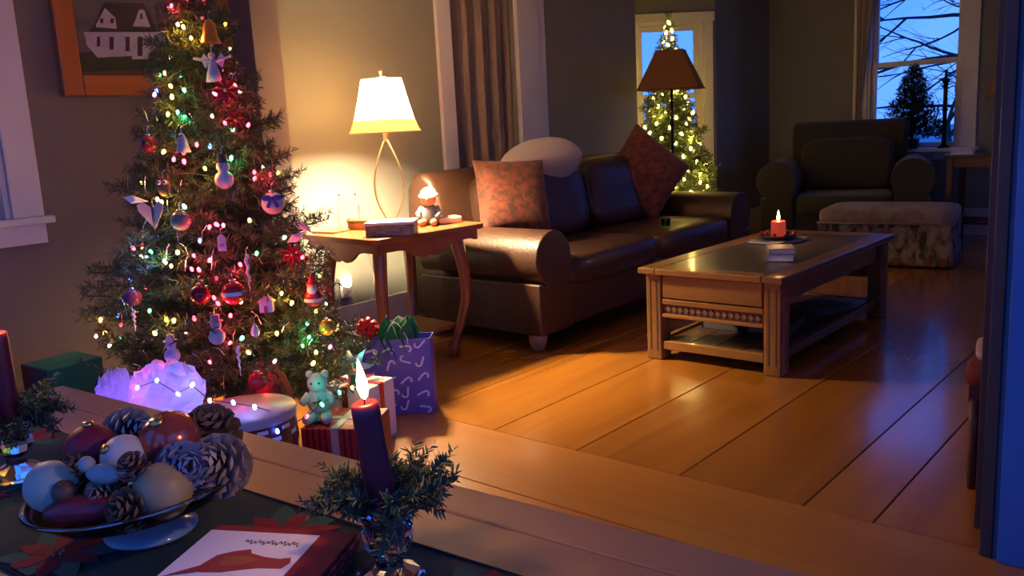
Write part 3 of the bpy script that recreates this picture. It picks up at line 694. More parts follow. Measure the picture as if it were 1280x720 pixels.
def fir(name, label, loc, H, R, z0, nb, seed, m, group, wood_m, per_m=520, ln=.028, wd=.0022, twigs=7):
    """cone shaped fir: trunk, branch wood, needles, stand"""
    r = np.random.default_rng(seed); segs = []; wb = MB()
    t = thing(name, label, 'Christmas tree', loc, 0, group)
    ga = pi*(3-sqrt(5))
    for i in range(nb):
        q = (i+.5)/nb; z = z0+(H-z0)*(1-(1-q)**.62); 
        rad = R*(H-z)/(H-z0)*(.68+.44*r.random())+.04
        a = i*ga+r.uniform(-.2, .2); up = .10+.55*(z-z0)/(H-z0)+r.uniform(-.1, .1)
        d = np.array([cos(a), sin(a), up]); d /= np.linalg.norm(d)
        p0 = np.array([0, 0, z-.10*up-.02]); sd = np.array([-sin(a), cos(a), 0])
        pts = [p0+d*rad*k/4+np.array([0, 0, -.05*rad*(k/4)**2]) for k in range(5)]
        wb.tube([tuple(p) for p in pts], [.006*(1-.17*k)*(.5+rad) for k in range(5)], 5, False)
        for k in range(4):
            if k >= 1: segs.append((pts[k], pts[k+1]))
        for k in range(twigs):
            s = .22+.75*(k+r.random()*.6)/twigs; base = p0+d*rad*s; sg = 1 if k % 2 else -1
            tl = rad*(.42*(1.05-s)+.10)*r.uniform(.7, 1.25)
            e_ = base+(d*.75+sd*sg*.75+np.array([0, 0, r.uniform(-.15, .25)]))*tl; segs.append((base, e_))
    segs.append((np.array([0, 0, H-.2]), np.array([0, 0, H])))
    V, F = needles(segs, per_m, ln, wd, .85, .3)
    n_ = npmesh('needles', V, F, m, t); n_['kind'] = 'stuff'
    wb.build('branches', wood_m, t)['kind'] = 'stuff'; MB().tube([(0, 0, .03), (0, 0, H-.1)], [.045, .008], 10).build('trunk', wood_m, t, smooth=True)
    st = MB().lathe([(0, .0), (.13, 0), (.15, .02), (.12, .10), (.06, .13), (.05, .18), (0, .18)], 20, False); st.build('stand', mat('stand_green', (.02, .06, .03), .5), t, smooth=True)
    return t
tw_m = mat('fir_wood', (.06, .04, .025), .9)
ndl = mat('fir_needles', (.030, .062, .030), .55, noise=((.055, .085, .045), 5, (1, 1, 1), .3))
TX, TY, TH, TR, TZ = -3.0, 1.8, 2.03, .52, .27
fir('fir_tree', 'tall decorated fir tree hung with coloured lights beside the dining table', (TX, TY, 0), TH, TR, TZ, 250, 5, ndl, 'Christmas trees', tw_m, per_m=430, ln=.030, wd=.0032, twigs=8)
T2 = (-3.93, 6.76, 0)
ndl2 = mat('bay_fir_needles', (.085, .13, .04), .6)
fir('fir_tree', 'fir tree with warm white lights standing in the bay window', T2, 2.05, .45, .3, 190, 9, ndl2, 'Christmas trees', tw_m, per_m=380, ln=.045, wd=.007, twigs=6)

# ------------------------------------------------------------------ light strings
def cone_hit(px, py, k=1.0, c=(TX, TY), H=TH, R=TR, z0=TZ):
    """point where the sight line first meets the tree's cone (scaled k)"""
    d = ray(px, py); d = d/np.linalg.norm(d); s = R*k/(H-z0)
    ox, oy, oz = EYE[0]-c[0], EYE[1]-c[1], EYE[2]-H
    A = d[0]**2+d[1]**2-s*s*d[2]**2; B = 2*(ox*d[0]+oy*d[1]-s*s*oz*d[2]); Cc = ox*ox+oy*oy-s*s*oz*oz
    D = B*B-4*A*Cc
    tt = (-B-sqrt(D))/(2*A) if D > 0 else -B/(2*A)
    return EYE+d*tt
bulb_cols = {'y': (1.0, .45, .05), 'r': (1.0, .03, .05), 'g': (.04, .70, .22), 'b': (.05, .14, 1.0), 'w': (1.0, .74, .48), 'p': (.9, .06, .35)}
bulb_m = {k: glow('bulb_'+k, v, 6 if k != 'w' else 3) for k, v in bulb_cols.items()}
bmesh_ = {}
def bulb_mesh(k):
    if k not in bmesh_:
        b = MB().lathe([(0, -.006), (.0045, -.004), (.0058, .001), (.0045, .007), (.0018, .010), (0, .0105)], 8, False)
        o = b.build('bulb', bulb_m[k], None, smooth=True); bmesh_[k] = o.data; bpy.data.objects.remove(o)
    return bmesh_[k]
def add_bulb(parent, p, k, sc=1.0):
    o = bpy.data.objects.new('bulb', bulb_mesh(k)); C.objects.link(o); o.parent = parent; o.location = tuple(p)
    o.rotation_euler = (random.uniform(-.6, .6)+pi*random.choice((0, 1)), random.uniform(-.6, .6), 0); o.scale = (sc,)*3; return o
wire_m = mat('green_wire', (.01, .035, .015), .5)
ls = thing('string_lights', 'string of small red, amber, green and blue bulbs wound around the fir', 'string lights', (0, 0, 0))
wp = []
for k in range(420):
    q = k/419; z = .34+(TH-.42)*q; rr = TR*(TH-z)/(TH-TZ)*.86; a = q*2*pi*8.5; wp.append((TX+rr*cos(a), TY+rr*sin(a), z+.02*sin(a*5)))
MB().tube(wp, .0016, 4).build('wire', wire_m, ls)
BL = """214 8 r;222 30 w;229 33 y;239 48 y;255 47 y;206 92 y;213 107 y;193 119 p;215 122 y;230 112 g;210 142 y;222 141 g;231 146 g;265 146 w;280 120 r;294 108 r;268 116 p;
281 153 r;301 150 r;310 157 r;291 162 g;205 189 y;217 200 r;230 201 r;256 210 y;289 198 g;318 224 r;318 216 r;338 219 r;202 252 y;197 250 y;231 259 w;312 276 y;262 283 r;270 280 r;279 281 p;
167 311 r;177 321 w;183 321 w;188 314 g;206 326 w;222 316 y;214 332 y;242 319 r;240 337 r;249 338 r;262 326 r;321 316 g;360 320 r;371 317 r;378 322 r;356 296 w;
273 380 r;268 373 r;288 395 r;301 378 w;243 399 r;208 400 y;217 400 y;187 388 g;131 415 y;120 421 w;137 431 w;126 399 y;194 417 y;232 415 w;303 422 g;346 416 y;365 378 y;352 366 y;
384 405 g;386 422 g;378 432 g;409 407 y;404 412 y;190 459 y;234 475 r;198 476 r;288 428 r;343 452 w;325 481 r;395 441 y;413 433 p;391 455 y;250 300 b;262 182 b;
300 330 r;270 350 r;160 366 w;310 440 y;262 452 r;395 390 y;276 205 w;246 180 r;334 245 r"""
for it in BL.replace('\n', '').split(';'):
    x, y, k = it.split(); p = cone_hit(float(x), float(y), .93); add_bulb(ls, p, k, random.uniform(.95, 1.25))
GLOWS = "212 110 y;222 38 y;250 48 y;216 10 r;212 142 y;228 148 g;284 118 r;296 152 r;224 202 r;256 212 y;330 220 r;202 252 y;290 200 g;266 284 r;200 322 g;246 330 r;218 326 y;366 322 r;280 384 r;212 402 y;130 416 y;352 370 y;384 425 g;400 440 y;215 470 r;330 478 r;290 420 r;180 320 b;400 375 r;345 416 y;300 340 r;250 370 r"
for it in GLOWS.split(';'):      # the bulbs' own light, one source per cluster
    x, y, k = it.split(); p = cone_hit(float(x), float(y), 1.0); gl = bpy.data.lights.new('bulb_glow', 'POINT'); gl.color = bulb_cols[k]; gl.energy = .20 if k in 'rb' else .13; gl.shadow_soft_size = .012
    go_ = bpy.data.objects.new('bulb_glow', gl); C.objects.link(go_); go_.parent = ls; go_.location = tuple(p)
for k in range(70):   # the far side
    z = random.uniform(.35, 1.8); rr = TR*(TH-z)/(TH-TZ)*.9; a = random.uniform(radians(60), radians(235)); a0 = atan2(TY, TX)
    add_bulb(ls, (TX+rr*cos(a0+a-radians(147)), TY+rr*sin(a0+a-radians(147)), z), random.choice('yrgbwry'))
fls = thing('floor_light_string', 'loose string of blue and green bulbs lying among the presents', 'string lights', (0, 0, 0))
gm = {'b': (.1, .25, 1.0), 'g': (.1, .85, .45)}
lsw = thing('bay_string_lights', 'string of warm white bulbs on the tree in the bay window', 'string lights', (0, 0, 0))
wp = []
for k in range(260):
    q = k/259; z = .4+1.6*q; rr = .45*(2.05-z)/1.75*.9; a = q*2*pi*7; wp.append((T2[0]+rr*cos(a), T2[1]+rr*sin(a), z))
MB().tube(wp, .002, 4).build('wire', wire_m, lsw)
for z, a in ((.6, 5.3), (.8, 4.2), (1.0, 5.9), (1.2, 4.8), (1.4, 5.5), (1.7, 4.6), (.7, 6.1)):
    rr = .45*(2.05-z)/1.75*1.02; gl = bpy.data.lights.new('bulb_glow', 'POINT'); gl.color = (1.0, .62, .15); gl.energy = .5; gl.shadow_soft_size = .012
    go_ = bpy.data.objects.new('bulb_glow', gl); C.objects.link(go_); go_.parent = lsw; go_.location = (T2[0]+rr*cos(a), T2[1]+rr*sin(a), z)
bulb_m['t'] = glow('bulb_warm', (1.0, .60, .12), 7)
for k in range(150):
    q = (k+.5)/150; z = .35+1.65*(1-(1-q)**.7); rr = max(.02, min(.42, .45*(2.05-z)/1.75)*random.uniform(.65, .95)); a = k*2.399
    add_bulb(lsw, (T2[0]+rr*cos(a), T2[1]+rr*sin(a), z), 't', 2.3)

# ------------------------------------------------------------------ ornaments
hook_m = mat('silver_hook', (.6, .6, .6), .3, 1.0)
OG = 'ornaments on the fir tree'
def orn(name, label, px, py, k=1.0, rz=None):
    p = cone_hit(px, py, k); t = thing(name, label, 'ornament', tuple(p), 0, OG)
    t.rotation_euler = (0, 0, rz if rz is not None else radians(40.7+180-180)); return t
def hook(t, z0): MB().tube([(0, 0, z0), (0, 0, z0+.02), (.006, .004, z0+.028), (.004, .01, z0+.02)], .0009, 5).build('hook', hook_m, t)
om = lambda n, c, r=.3, me=0.0: mat('orn_'+n, c, r, me)
lil = om('lilac_white', (.55, .52, .66), .5); wht = om('white', (.70, .69, .72), .5); redo = om('red', (.45, .02, .03), .2); pinkw = om('pink_white', (.62, .45, .50), .5)
# white angel with outstretched arms
t = orn('angel_ornament', 'white angel ornament with outstretched arm near the tree top', 266, 84, 1.05)
MB().lathe([(0, -.05), (.028, -.05), (.022, -.02), (.013, .012), (.008, .026), (0, .03)], 16, False).build('gown', lil, t, smooth=True)
MB().ball((0, 0, .038), .013, 12, 8).build('head', pinkw, t, smooth=True)
for s in (-1, 1):
    MB().tube([(s*.01, 0, .02), (s*.035, -.005, .026), (s*.062, -.008, .032)], [.007, .005, .004], 8).build('arm', lil, t, smooth=True)
    MB().prismy([(s*.006, .018), (s*.03, .048), (s*.042, .03), (s*.03, -.002)][::s], .010, .013).build('wing', wht, t)
MB().ball((.066, -.008, .034), .006, 8, 6).build('star', wht, t, smooth=True)
hook(t, .05)
# gold bell
t = orn('bell_ornament', 'amber gold bell ornament at the top of the tree', 262, 38, 1.1)
MB().lathe([(.036, -.045), (.034, -.04), (.026, -.015), (.02, .02), (.01, .036), (0, .04)], 20).build('bell', mat('amber_gold', (.65, .27, .03), .3, .3), t, smooth=True)
MB().ball((0, 0, -.047), .008, 10, 8).build('clapper', brass, t, smooth=True); hook(t, .038)
# red flower sprays
def flower(label, px, py, r, c, n=7, k=1.06):
    t = orn('flower_ornament', label, px, py, k)
    for i in range(n):
        a = 2*pi*i/n; b = MB(); b.at((0, -.004, 0), (0, -a, 0)); b.add([(0, 0, 0), (r*.5, -.010, r*.22), (r, -.004, 0), (r*.5, -.010, -r*.22), (r*.5, .0, 0)], [(0, 1, 4), (1, 2, 4), (2, 3, 4), (3, 0, 4)]); b.build('petal', c, t, solid=.001)
    MB().ball((0, -.008, 0), r*.16, 8, 6).build('flower_centre', brass, t, smooth=True)
flower('red glitter flower ornament right of the white angel', 283, 112, .055, mat('red_petal', (.55, .03, .05), .35, .3), 8)
flower('smaller red flower ornament below the glitter flower', 296, 150, .042, MATS['red_petal'], 6)
flower('pink red flower ornament on the right edge of the tree', 366, 318, .045, MATS['red_petal'], 7)
flower('gold flower ornament at the left tip of a low branch', 130, 412, .035, mat('gold_petal', (.55, .30, .05), .35, .4), 6)
# snowman face
def snowman(label, px, py, s, c, hat):
    t = orn('snowman_ornament', label, px, py, 1.06)
    MB().ball((0, 0, -.028*s), .026*s, 14, 10).build('body', c, t, smooth=True); MB().ball((0, 0, .008*s), .018*s, 14, 10).build('head', c, t, smooth=True)
    MB().lathe([(.024*s, .020*s), (.024*s, .023*s), (.014*s, .024*s), (.014*s, .042*s), (0, .043*s)], 14).build('hat', hat, t, smooth=True)
    b = MB(); b.at((0, -.016*s, .008*s), (radians(90), 0, 0)); b.lathe([(.003*s, 0), (0, .016*s)], 8); b.build('nose', om('carrot', (.7, .25, .04)), t)
    hook(t, .042*s)
snowman('round-faced snowman ornament with a dark hat on the upper tree', 279, 212, 1.25, wht, om('dark_hat', (.05, .05, .07)))
snowman('small white snowman ornament hanging low on the left of the tree', 214, 434, 1.0, lil, lil)
snowman('pale blue-grey figure ornament low in the middle of the tree', 270, 410, 1.05, om('bluegrey', (.36, .42, .50), .5), om('bluegrey_hat', (.25, .30, .38), .5))
# heart / butterfly
t = orn('butterfly_ornament', 'folded lilac pink butterfly ornament on the left side of the tree', 192, 268, 1.06)
for s in (-1, 1):
    b = MB(); b.at((0, 0, 0), (0, 0, s*radians(-28))); b.prismy([(0, -.05), (s*.045, .012), (s*.05, .035), (s*.03, .045), (0, .02)][::s], -.002, .002); b.build('wing', pinkw, t)
MB().tube([(0, -.003, -.05), (0, -.004, .03)], .004, 8).build('body', om('body_dark', (.12, .08, .10)), t, smooth=True); hook(t, .03)
# bells and balls
def ballorn(label, px, py, r, c, cap=True, k=1.03, band=None):
    t = orn('ball_ornament', label, px, py, k); MB().ball((0, 0, 0), r, 20, 14).build('ball', c, t, smooth=True)
    MB().lathe([(r*.28, r*.92), (r*.28, r*1.14), (0, r*1.16)], 12).build('cap', hook_m, t, smooth=True); hook(t, r*1.12)
    if band: MB().lathe([(r*1.005, -r*.16), (r*1.02, 0), (r*1.005, r*.16)], 24, False).build('band', band, t, smooth=True)
ballorn('red ball ornament with a white band in the middle of the tree', 292, 366, .040, redo, band=wht)
ballorn('grey-green glass ball ornament left of the tree centre', 226, 276, .034, om('greygreen', (.22, .25, .20), .2))
ballorn('lilac ball ornament tied with a blue bow on the right side', 341, 254, .040, pinkw)
ballorn('dark red ball ornament hidden in the tree centre', 250, 368, .034, om('darkred', (.20, .012, .02), .2))
ballorn('deep red ball ornament high on the left side', 186, 180, .030, om('winered', (.24, .02, .04), .2))
ballorn('red ball ornament above the plush present', 322, 476, .032, redo)
ballorn('gold ball ornament at lower right near the gift bag', 409, 409, .030, om('goldball', (.55, .33, .05), .25, .5))
ballorn('plum ball ornament on the lower left branches', 166, 372, .030, om('plum', (.20, .05, .14), .25))
t = orn('bow_ornament', 'dark blue ribbon bow on the lilac ball', 340, 248, 1.16)
for s in (-1, 1):
    MB().sell((s*.020, 0, .002), (.036, .010, .022), .9, .9, 14, 8).build('loop', om('blue', (.02, .05, .30), .4), t, smooth=True)
    MB().prismy([(0, 0), (s*.012, -.034), (s*.024, -.030), (s*.006, .004)][::-s], -.002, .002).build('tail', om('blue', (.02, .05, .30)), t)
MB().ball((0, -.002, 0), .007, 10, 8).build('knot', om('blue', (.02, .05, .30)), t, smooth=True)
# icicles
def icicle(label, px, py, L, k=1.06):
    t = orn('icicle_ornament', label, px, py, k)
    b = MB(); pts = []; rd = []
    for i in range(29):
        q = i/28; pts.append((.0035*(1-q)*cos(q*26), .0035*(1-q)*sin(q*26), L/2-L*q)); rd.append(.0055*(1-q)+.001)
    b.tube(pts, rd, 7); b.build('icicle', om('ice', (.72, .74, .78), .25), t, smooth=True); hook(t, L/2)
icicle('long white twisted icicle ornament in the middle right of the tree', 311, 348, .16)
icicle('white icicle ornament hanging low at the tree front', 299, 452, .10)
icicle('short white icicle ornament near the left edge', 168, 402, .07)
# Santa
t = orn('santa_ornament', 'red santa ornament with white beard on the right side', 391, 366, 1.06)
MB().sell((0, 0, -.018), (.062, .045, .066), .9, 1, 16, 12).build('coat', redo, t, smooth=True)
MB().lathe([(.0325, -.030), (.0335, -.024), (.0325, -.018)], 20, False).build('belt', wht, t, smooth=True)
MB().ball((0, -.004, .024), .018, 14, 10).build('face', om('skin', (.6, .33, .25), .5), t, smooth=True)
MB().sell((0, -.014, .012), (.034, .022, .032), 1, 1, 12, 8).build('beard', wht, t, smooth=True)
MB().lathe([(.021, .032), (.021, .040), (.015, .042), (.006, .066), (0, .07)], 14).build('hat', redo, t, smooth=True); hook(t, .068)
# bells / houses / leaves
t = orn('bell_ornament', 'lilac bell ornament on the upper left of the tree', 228, 178, 1.05)
MB().lathe([(.026, -.034), (.020, -.016), (.015, .010), (.008, .028), (0, .032)], 18).build('bell', lil, t, smooth=True); MB().ball((0, 0, -.036), .007, 8, 6).build('clapper', pinkw, t, smooth=True); hook(t, .03)
t = orn('house_ornament', 'pale little house ornament right of the long icicle', 333, 379, 1.05)
MB().b2((-.022, -.014, -.03), (.022, .014, .006)).build('walls', lil, t); MB().prismy([(-.028, .006), (.028, .006), (0, .032)][::-1], -.018, .018).build('roof', pinkw, t); MB().b2((-.006, -.016, -.03), (.006, -.013, -.008)).build('door', om('housedoor', (.2, .12, .15)), t); hook(t, .03)
t = orn('drop_ornament', 'small white teardrop ornament low on the right of the tree', 319, 413, 1.05)
MB().lathe([(0, -.024), (.012, -.018), (.015, -.006), (.010, .01), (.003, .022), (0, .026)], 14, False).build('drop', wht, t, smooth=True); hook(t, .024)
t = orn('tag_ornament', 'lavender paper tag ornament at the tree centre', 277, 303, 1.04)
MB().prismy([(-.014, -.030), (.014, -.030), (.014, .016), (.006, .026), (-.006, .026), (-.014, .016)], -.0015, .0015).build('tag', lil, t); MB().b2((-.008, -.003, -.016), (.008, -.0015, -.004)).build('print', om('tagprint', (.35, .28, .5)), t); hook(t, .024)
for i, (px, py, ra, lb) in enumerate(((378, 283, 40, 'silver white ribbon leaf on the right edge of the tree'), (372, 296, -25, 'lower silver white ribbon leaf on the right edge of the tree'), (170, 250, 15, 'pale grey leaf ornament at the upper left edge'))):
    t = orn('leaf_ornament', lb, px, py, 1.04); t.rotation_euler = (0, radians(ra), radians(40))
    b = MB().add([(-.045, 0, 0), (-.012, -.006, .015), (.045, 0, .004), (-.012, -.006, -.015), (0, -.010, 0)], [(0, 1, 4), (1, 2, 4), (2, 3, 4), (3, 0, 4)]); b.build('leaf', wht, t, solid=.001); MB().tube([(-.045, -.003, 0), (.04, -.006, .002)], .0012, 5).build('vein', hook_m, t)
t = orn('owl_ornament', 'brown owl ornament on the left upper side of the tree', 205, 232, 1.03)
MB().sell((0, 0, -.006), (.046, .036, .062), 1, 1, 14, 10).build('body', om('owlbrown', (.16, .09, .05), .7), t, smooth=True)
for s in (-1, 1):
    MB().ball((s*.010, -.016, .012), .008, 10, 8).build('eye', wht, t, smooth=True); MB().ball((s*.010, -.0225, .012), .004, 8, 6).build('pupil', iron, t, smooth=True)
    b = MB(); b.at((s*.014, 0, .024)); b.lathe([(.007, 0), (0, .016)], 8); b.build('ear', om('owlbrown', (.16, .09, .05)), t)
hook(t, .026)

tn = MB(); r_ = random.Random(44)
for k in range(70):
    p = cone_hit(r_.uniform(150, 400), r_.uniform(60, 470), 1.0)
    rad2 = sqrt((p[0]-TX)**2+(p[1]-TY)**2)
    if p[2] > 1.85 or p[2] < .3 or rad2 > TR*(TH-p[2])/(TH-TZ)*1.06: continue
    L_ = r_.uniform(.03, .07); dx = r_.uniform(-.02, .02); dy = r_.uniform(-.02, .02)
    tn.tube([(p[0]-dx, p[1]-dy, p[2]), (p[0], p[1], p[2]-L_*.3), (p[0]+dx*.6, p[1]+dy*.6, p[2]-L_)], .0009, 4)
tag(tn.build('tinsel', mat('tinsel_silver', (.8, .8, .8), .2, .9)), 'thin silver tinsel strands scattered over the fir tree', 'tinsel', kind='stuff')

# ------------------------------------------------------------------ presents
def ribbon_bow(parent, loc, r, m, n=8):
    o0 = None
    for i in range(n):
        a = 2*pi*i/n; b = MB(); b.at(loc, (0, 0, a)); b.tube([(0, 0, 0), (r*.35, 0, r*.45), (r*.85, 0, r*.5), (r, 0, r*.2), (r*.6, 0, .0), (0, 0, 0)], [r*.10, r*.2, r*.24, r*.2, r*.16, r*.08], 6); b.build('bow_loop', m, parent, smooth=True)
def gift(name, label, loc, size, rz, paper, rib=None, bow=True, br=.05):
    t = thing(name, label, 'present', loc, rz); a, b_, h = size
    MB().b2((-a/2, -b_/2, 0), (a/2, b_/2, h)).build('box', paper, t, bevel=.006)
    if rib:
        w = .014; MB().b2((-w, -b_/2-.002, 0), (w, b_/2+.002, h+.002)).build('ribbon', rib, t); MB().b2((-a/2-.002, -w, 0), (a/2+.002, w, h+.0025)).build('ribbon', rib, t)
        if bow: ribbon_bow(t, (0, 0, h), br, rib)
    return t
def plaid(name, c1, c2, c3, sc):
    if name in MATS: return MATS[name]
    m = mat(name, c1, .5); n = m.node_tree.nodes; L = m.node_tree.links; b = n['Principled BSDF']
    t = n.new('ShaderNodeTexCoord'); outs = []
    for d in ('X', 'Y'):
        w = n.new('ShaderNodeTexWave'); w.wave_type = 'BANDS'; w.bands_direction = d; w.inputs['Scale'].default_value = sc; L.new(t.outputs['Object'], w.inputs[0])
        g_ = n.new('ShaderNodeMath'); g_.operation = 'GREATER_THAN'; g_.inputs[1].default_value = .62; L.new(w.outputs['Fac'], g_.inputs[0]); outs.append(g_)
    m1 = n.new('ShaderNodeMix'); m1.data_type = 'RGBA'; m1.inputs[6].default_value = (*c1, 1); m1.inputs[7].default_value = (*c2, 1); L.new(outs[0].outputs[0], m1.inputs[0])
    m2 = n.new('ShaderNodeMix'); m2.data_type = 'RGBA'; m2.inputs[7].default_value = (*c3, 1); L.new(m1.outputs[2], m2.inputs[6])
    hf = n.new('ShaderNodeMath'); hf.operation = 'MULTIPLY'; hf.inputs[1].default_value = .6; L.new(outs[1].outputs[0], hf.inputs[0]); L.new(hf.outputs[0], m2.inputs[0])
    L.new(m2.outputs[2], b.inputs['Base Color']); return m
redpl = plaid('red_plaid_paper', (.34, .02, .025), (.10, .012, .015), (.45, .06, .06), 14)
foil_r = mat('red_foil', (.40, .015, .02), .25, .4); foil_g = mat('green_foil', (.02, .16, .06), .3, .3); foil_t = mat('teal_foil', (.01, .13, .13), .4, .2)
sil = mat('silver_ribbon', (.6, .62, .62), .3, .4)
gift('gift_box', 'dark red plaid gift box at the right foot of the tree', (-2.43, 1.88, 0), (.25, .23, .20), radians(30), redpl, sil, False)
gift('gift_box', 'teal wrapped gift against the wall left of the tree', (-3.50, 1.37, 0), (.20, .22, .39), radians(5), foil_t, None)
gift('gift_box', 'red wrapped gift behind the teal one by the wall', (-3.58, 1.10, 0), (.2, .2, .45), radians(-8), foil_r, None)
gift('gift_box', 'white gift with red ribbon beside the purple gift bag', (-2.66, 2.13, 0), (.22, .18, .235), radians(15), white_p, foil_r, False)
gift('gift_box', 'silver blue gift box under the glowing tissue', (-2.68, 1.30, 0), (.34, .24, .33), radians(30), mat('silver_blue_paper', (.30, .32, .45), .4), None)
# round tin with pale rim
t = thing('round_tin', 'round dark red tin with white dashes and pale lid under the tree', 'tin', (-2.40, 1.47, 0), 0)
MB().lathe([(0, 0), (.15, 0), (.15, .335), (0, .335)], 40, False).build('body', mat('tin_dark', (.11, .012, .018), .35), t, smooth=False)
MB().lathe([(.153, .33), (.155, .35), (.15, .36), (0, .372)], 40, False).build('lid', mat('tin_lid', (.50, .42, .45), .4), t, smooth=True)
b = MB()
for i in range(22):
    a = 2*pi*i/22; b.at((.1505*cos(a), .1505*sin(a), .285+.03*(i % 2)), (0, radians(0), a)); b.box((0, 0, 0), (.003, .034, .012)); b.build('dash_print', white_p, t); b = MB()
# translucent crinkled bag lit from below
rr_ = np.random.default_rng(12)
def crinkle(name, label, cat, loc, d, m, seed, amp=.14):
    r_ = random.Random(seed); t = MB(); t.sell((0, 0, d[2]/2), d, .8, .9, 26, 16)
    t.v = [(x*(1+r_.uniform(-amp, amp)), y*(1+r_.uniform(-amp, amp)), max(0, z*(1+r_.uniform(-amp, amp)))) for x, y, z in t.v]
    o = t.build(name, m); o.location = loc; return tag(o, label, cat)
tiss = shade_mat('white_tissue', (.75, .75, .85), .6)
# ring of bulbs lighting the floor presents
crinkle('tissue_bundle', 'crumpled white tissue bundle glowing blue and lilac under the tree', 'tissue', (-2.65, 1.345, .33), (.26, .20, .16), tiss, 3)
crinkle('tissue_bundle', 'upright crumpled white tissue left of the glowing bundle', 'tissue', (-2.77, 1.235, .33), (.11, .11, .15), tiss, 5)
crinkle('plush_toy_sack', 'dark red rounded sack present under the tree', 'present', (-2.62, 1.70, 0), (.17, .17, .41), mat('dark_red_cloth', (.12, .01, .015), .8), 8, .06)
t = thing('plush_toy', 'small pale teal plush toy sitting among the presents', 'plush toy', (-2.48, 1.81, .203), radians(40)); t.scale = (.8, .8, .8)
plm = mat('pale_teal_plush', (.42, .52, .50), .9, sheen=.3)
MB().sell((0, 0, .09), (.11, .10, .13), 1, 1, 16, 12).build('body', plm, t, smooth=True); MB().ball((0, -.01, .175), .045, 14, 10).build('head', plm, t, smooth=True)
for s in (-1, 1):
    MB().ball((s*.034, 0, .212), .017, 10, 8).build('ear', plm, t, smooth=True); MB().tube([(s*.04, -.01, .12), (s*.07, -.04, .09)], [.02, .016], 8).build('arm', plm, t, smooth=True); MB().tube([(s*.03, -.03, .03), (s*.045, -.085, .03)], [.028, .022], 8).build('leg', plm, t, smooth=True)
    MB().ball((s*.016, -.05, .183), .005, 8, 6).build('eye', iron, t, smooth=True)
MB().b2((-.045, -.035, 0), (.045, .045, .04)).build('seat_pad', plm, t, bevel=.015)
# foil star on a gift
t = thing('foil_star', 'iridescent foil star bow on top of the presents near the gift bag', 'bow', (-2.64, 2.10, .272), radians(40))
for i in range(7):
    a = 2*pi*i/7; b = MB(); b.at((0, 0, .035), (0, -a, 0)); b.add([(0, -.02, 0), (.03, -.012, .018), (.085, 0, 0), (.03, -.012, -.018), (.03, .008, 0)], [(0, 1, 2, 3), (0, 4, 1), (1, 4, 2), (2, 4, 3), (3, 4, 0)]); b.build('ray', mat('foil_iridescent', (.50, .62, .68), .2, .6), t)
MB().ball((0, -.015, .035), .018, 10, 8).build('star_centre', brass, t, smooth=True)
MB().b2((-.012, -.012, -.035), (.012, .012, .02)).build('stem', foil_g, t)
# lights lying among the presents
wpts = []
for px, py, X_, k in ((172, 484, -2.62, 'b'), (196, 476, -2.56, 'b'), (222, 492, -2.50, 'b'), (240, 482, -2.5, 'w'), (262, 500, -2.36, 'p'), (292, 504, -2.30, 'b'), (318, 508, -2.28, 'w'), (345, 516, -2.30, 'g'), (347, 540, -2.24, 'b'), (384, 520, -2.36, 'r'), (402, 505, -2.40, 'g'), (424, 490, -2.48, 'g'), (440, 484, -2.55, 'y'), (452, 478, -2.58, 'w')):
    p = onx(px, py, X_); add_bulb(fls, p, k, 1.1); wpts.append(tuple(p))
for loc, col, en in (((-2.61, 1.36, .40), (.02, .25, 1.0), .10), ((-2.70, 1.30, .40), (.35, .10, 1.0), .06), ((-2.77, 1.235, .41), (.3, .12, 1.0), .035), ((-2.31, 1.42, .43), (.2, .25, 1.0), .08), ((-2.40, 1.75, .36), (.05, .8, .4), .04), ((-2.48, 2.0, .38), (.2, .8, .5), .06)):
    gl = bpy.data.lights.new('bulb_glow', 'POINT'); gl.color = col; gl.energy = en; gl.shadow_soft_size = .015
    go_ = bpy.data.objects.new('bulb_glow', gl); C.objects.link(go_); go_.parent = fls; go_.location = loc
MB().tube(wpts, .0016, 4).build('wire', wire_m, fls)

# purple gift bag with candy canes
bg_c = onz(509, 518)
t = thing('gift_bag', 'purple gift bag printed with pale candy canes, green tissue and a red bow', 'gift bag', (-2.775, 2.46, 0), radians(38))
pur = mat('purple_paper', (.11, .085, .50), .45)
BW_, BD_, BH_ = .29, .11, .33
MB().b2((-BW_/2, -BD_/2, 0), (BW_/2, -BD_/2+.002, BH_)).b2((-BW_/2, BD_/2-.002, 0), (BW_/2, BD_/2, BH_)).b2((-BW_/2, -BD_/2, 0), (-BW_/2+.002, BD_/2, BH_)).b2((BW_/2-.002, -BD_/2, 0), (BW_/2, BD_/2, BH_)).b2((-BW_/2, -BD_/2, 0), (BW_/2, BD_/2, .003)).build('bag', pur, t)
b = MB(); r_ = random.Random(21)
for gx in range(4):
    for gz in range(5):
        cx = -BW_/2+.035+gx*.072+r_.uniform(-.008, .008); cz = .030+gz*.066+r_.uniform(-.008, .008); a = r_.uniform(0, 2*pi)
        pts = [(0, -.028), (0, -.01), (0, .008)]+[(.012-.012*cos(q*pi/5), .008+.012*sin(q*pi/5)) for q in range(1, 6)]
        pts = [(x*cos(a)-z*sin(a), x*sin(a)+z*cos(a)) for x, z in pts]
        pts = [(max(-BW_/2+.006, min(BW_/2-.006, cx+x)), -BD_/2-.0006, max(.008, min(BH_-.008, cz+z))) for x, z in pts]
        b = MB().tube(pts, .0048, 5); b.v = [(x, -BD_/2-.0012 if y < -BD_/2-.0006 else -BD_/2+.0005, z) for x, y, z in b.v]
        b.build('candy_cane_print', mat('candy_print', (.66, .60, .85), .5), t)
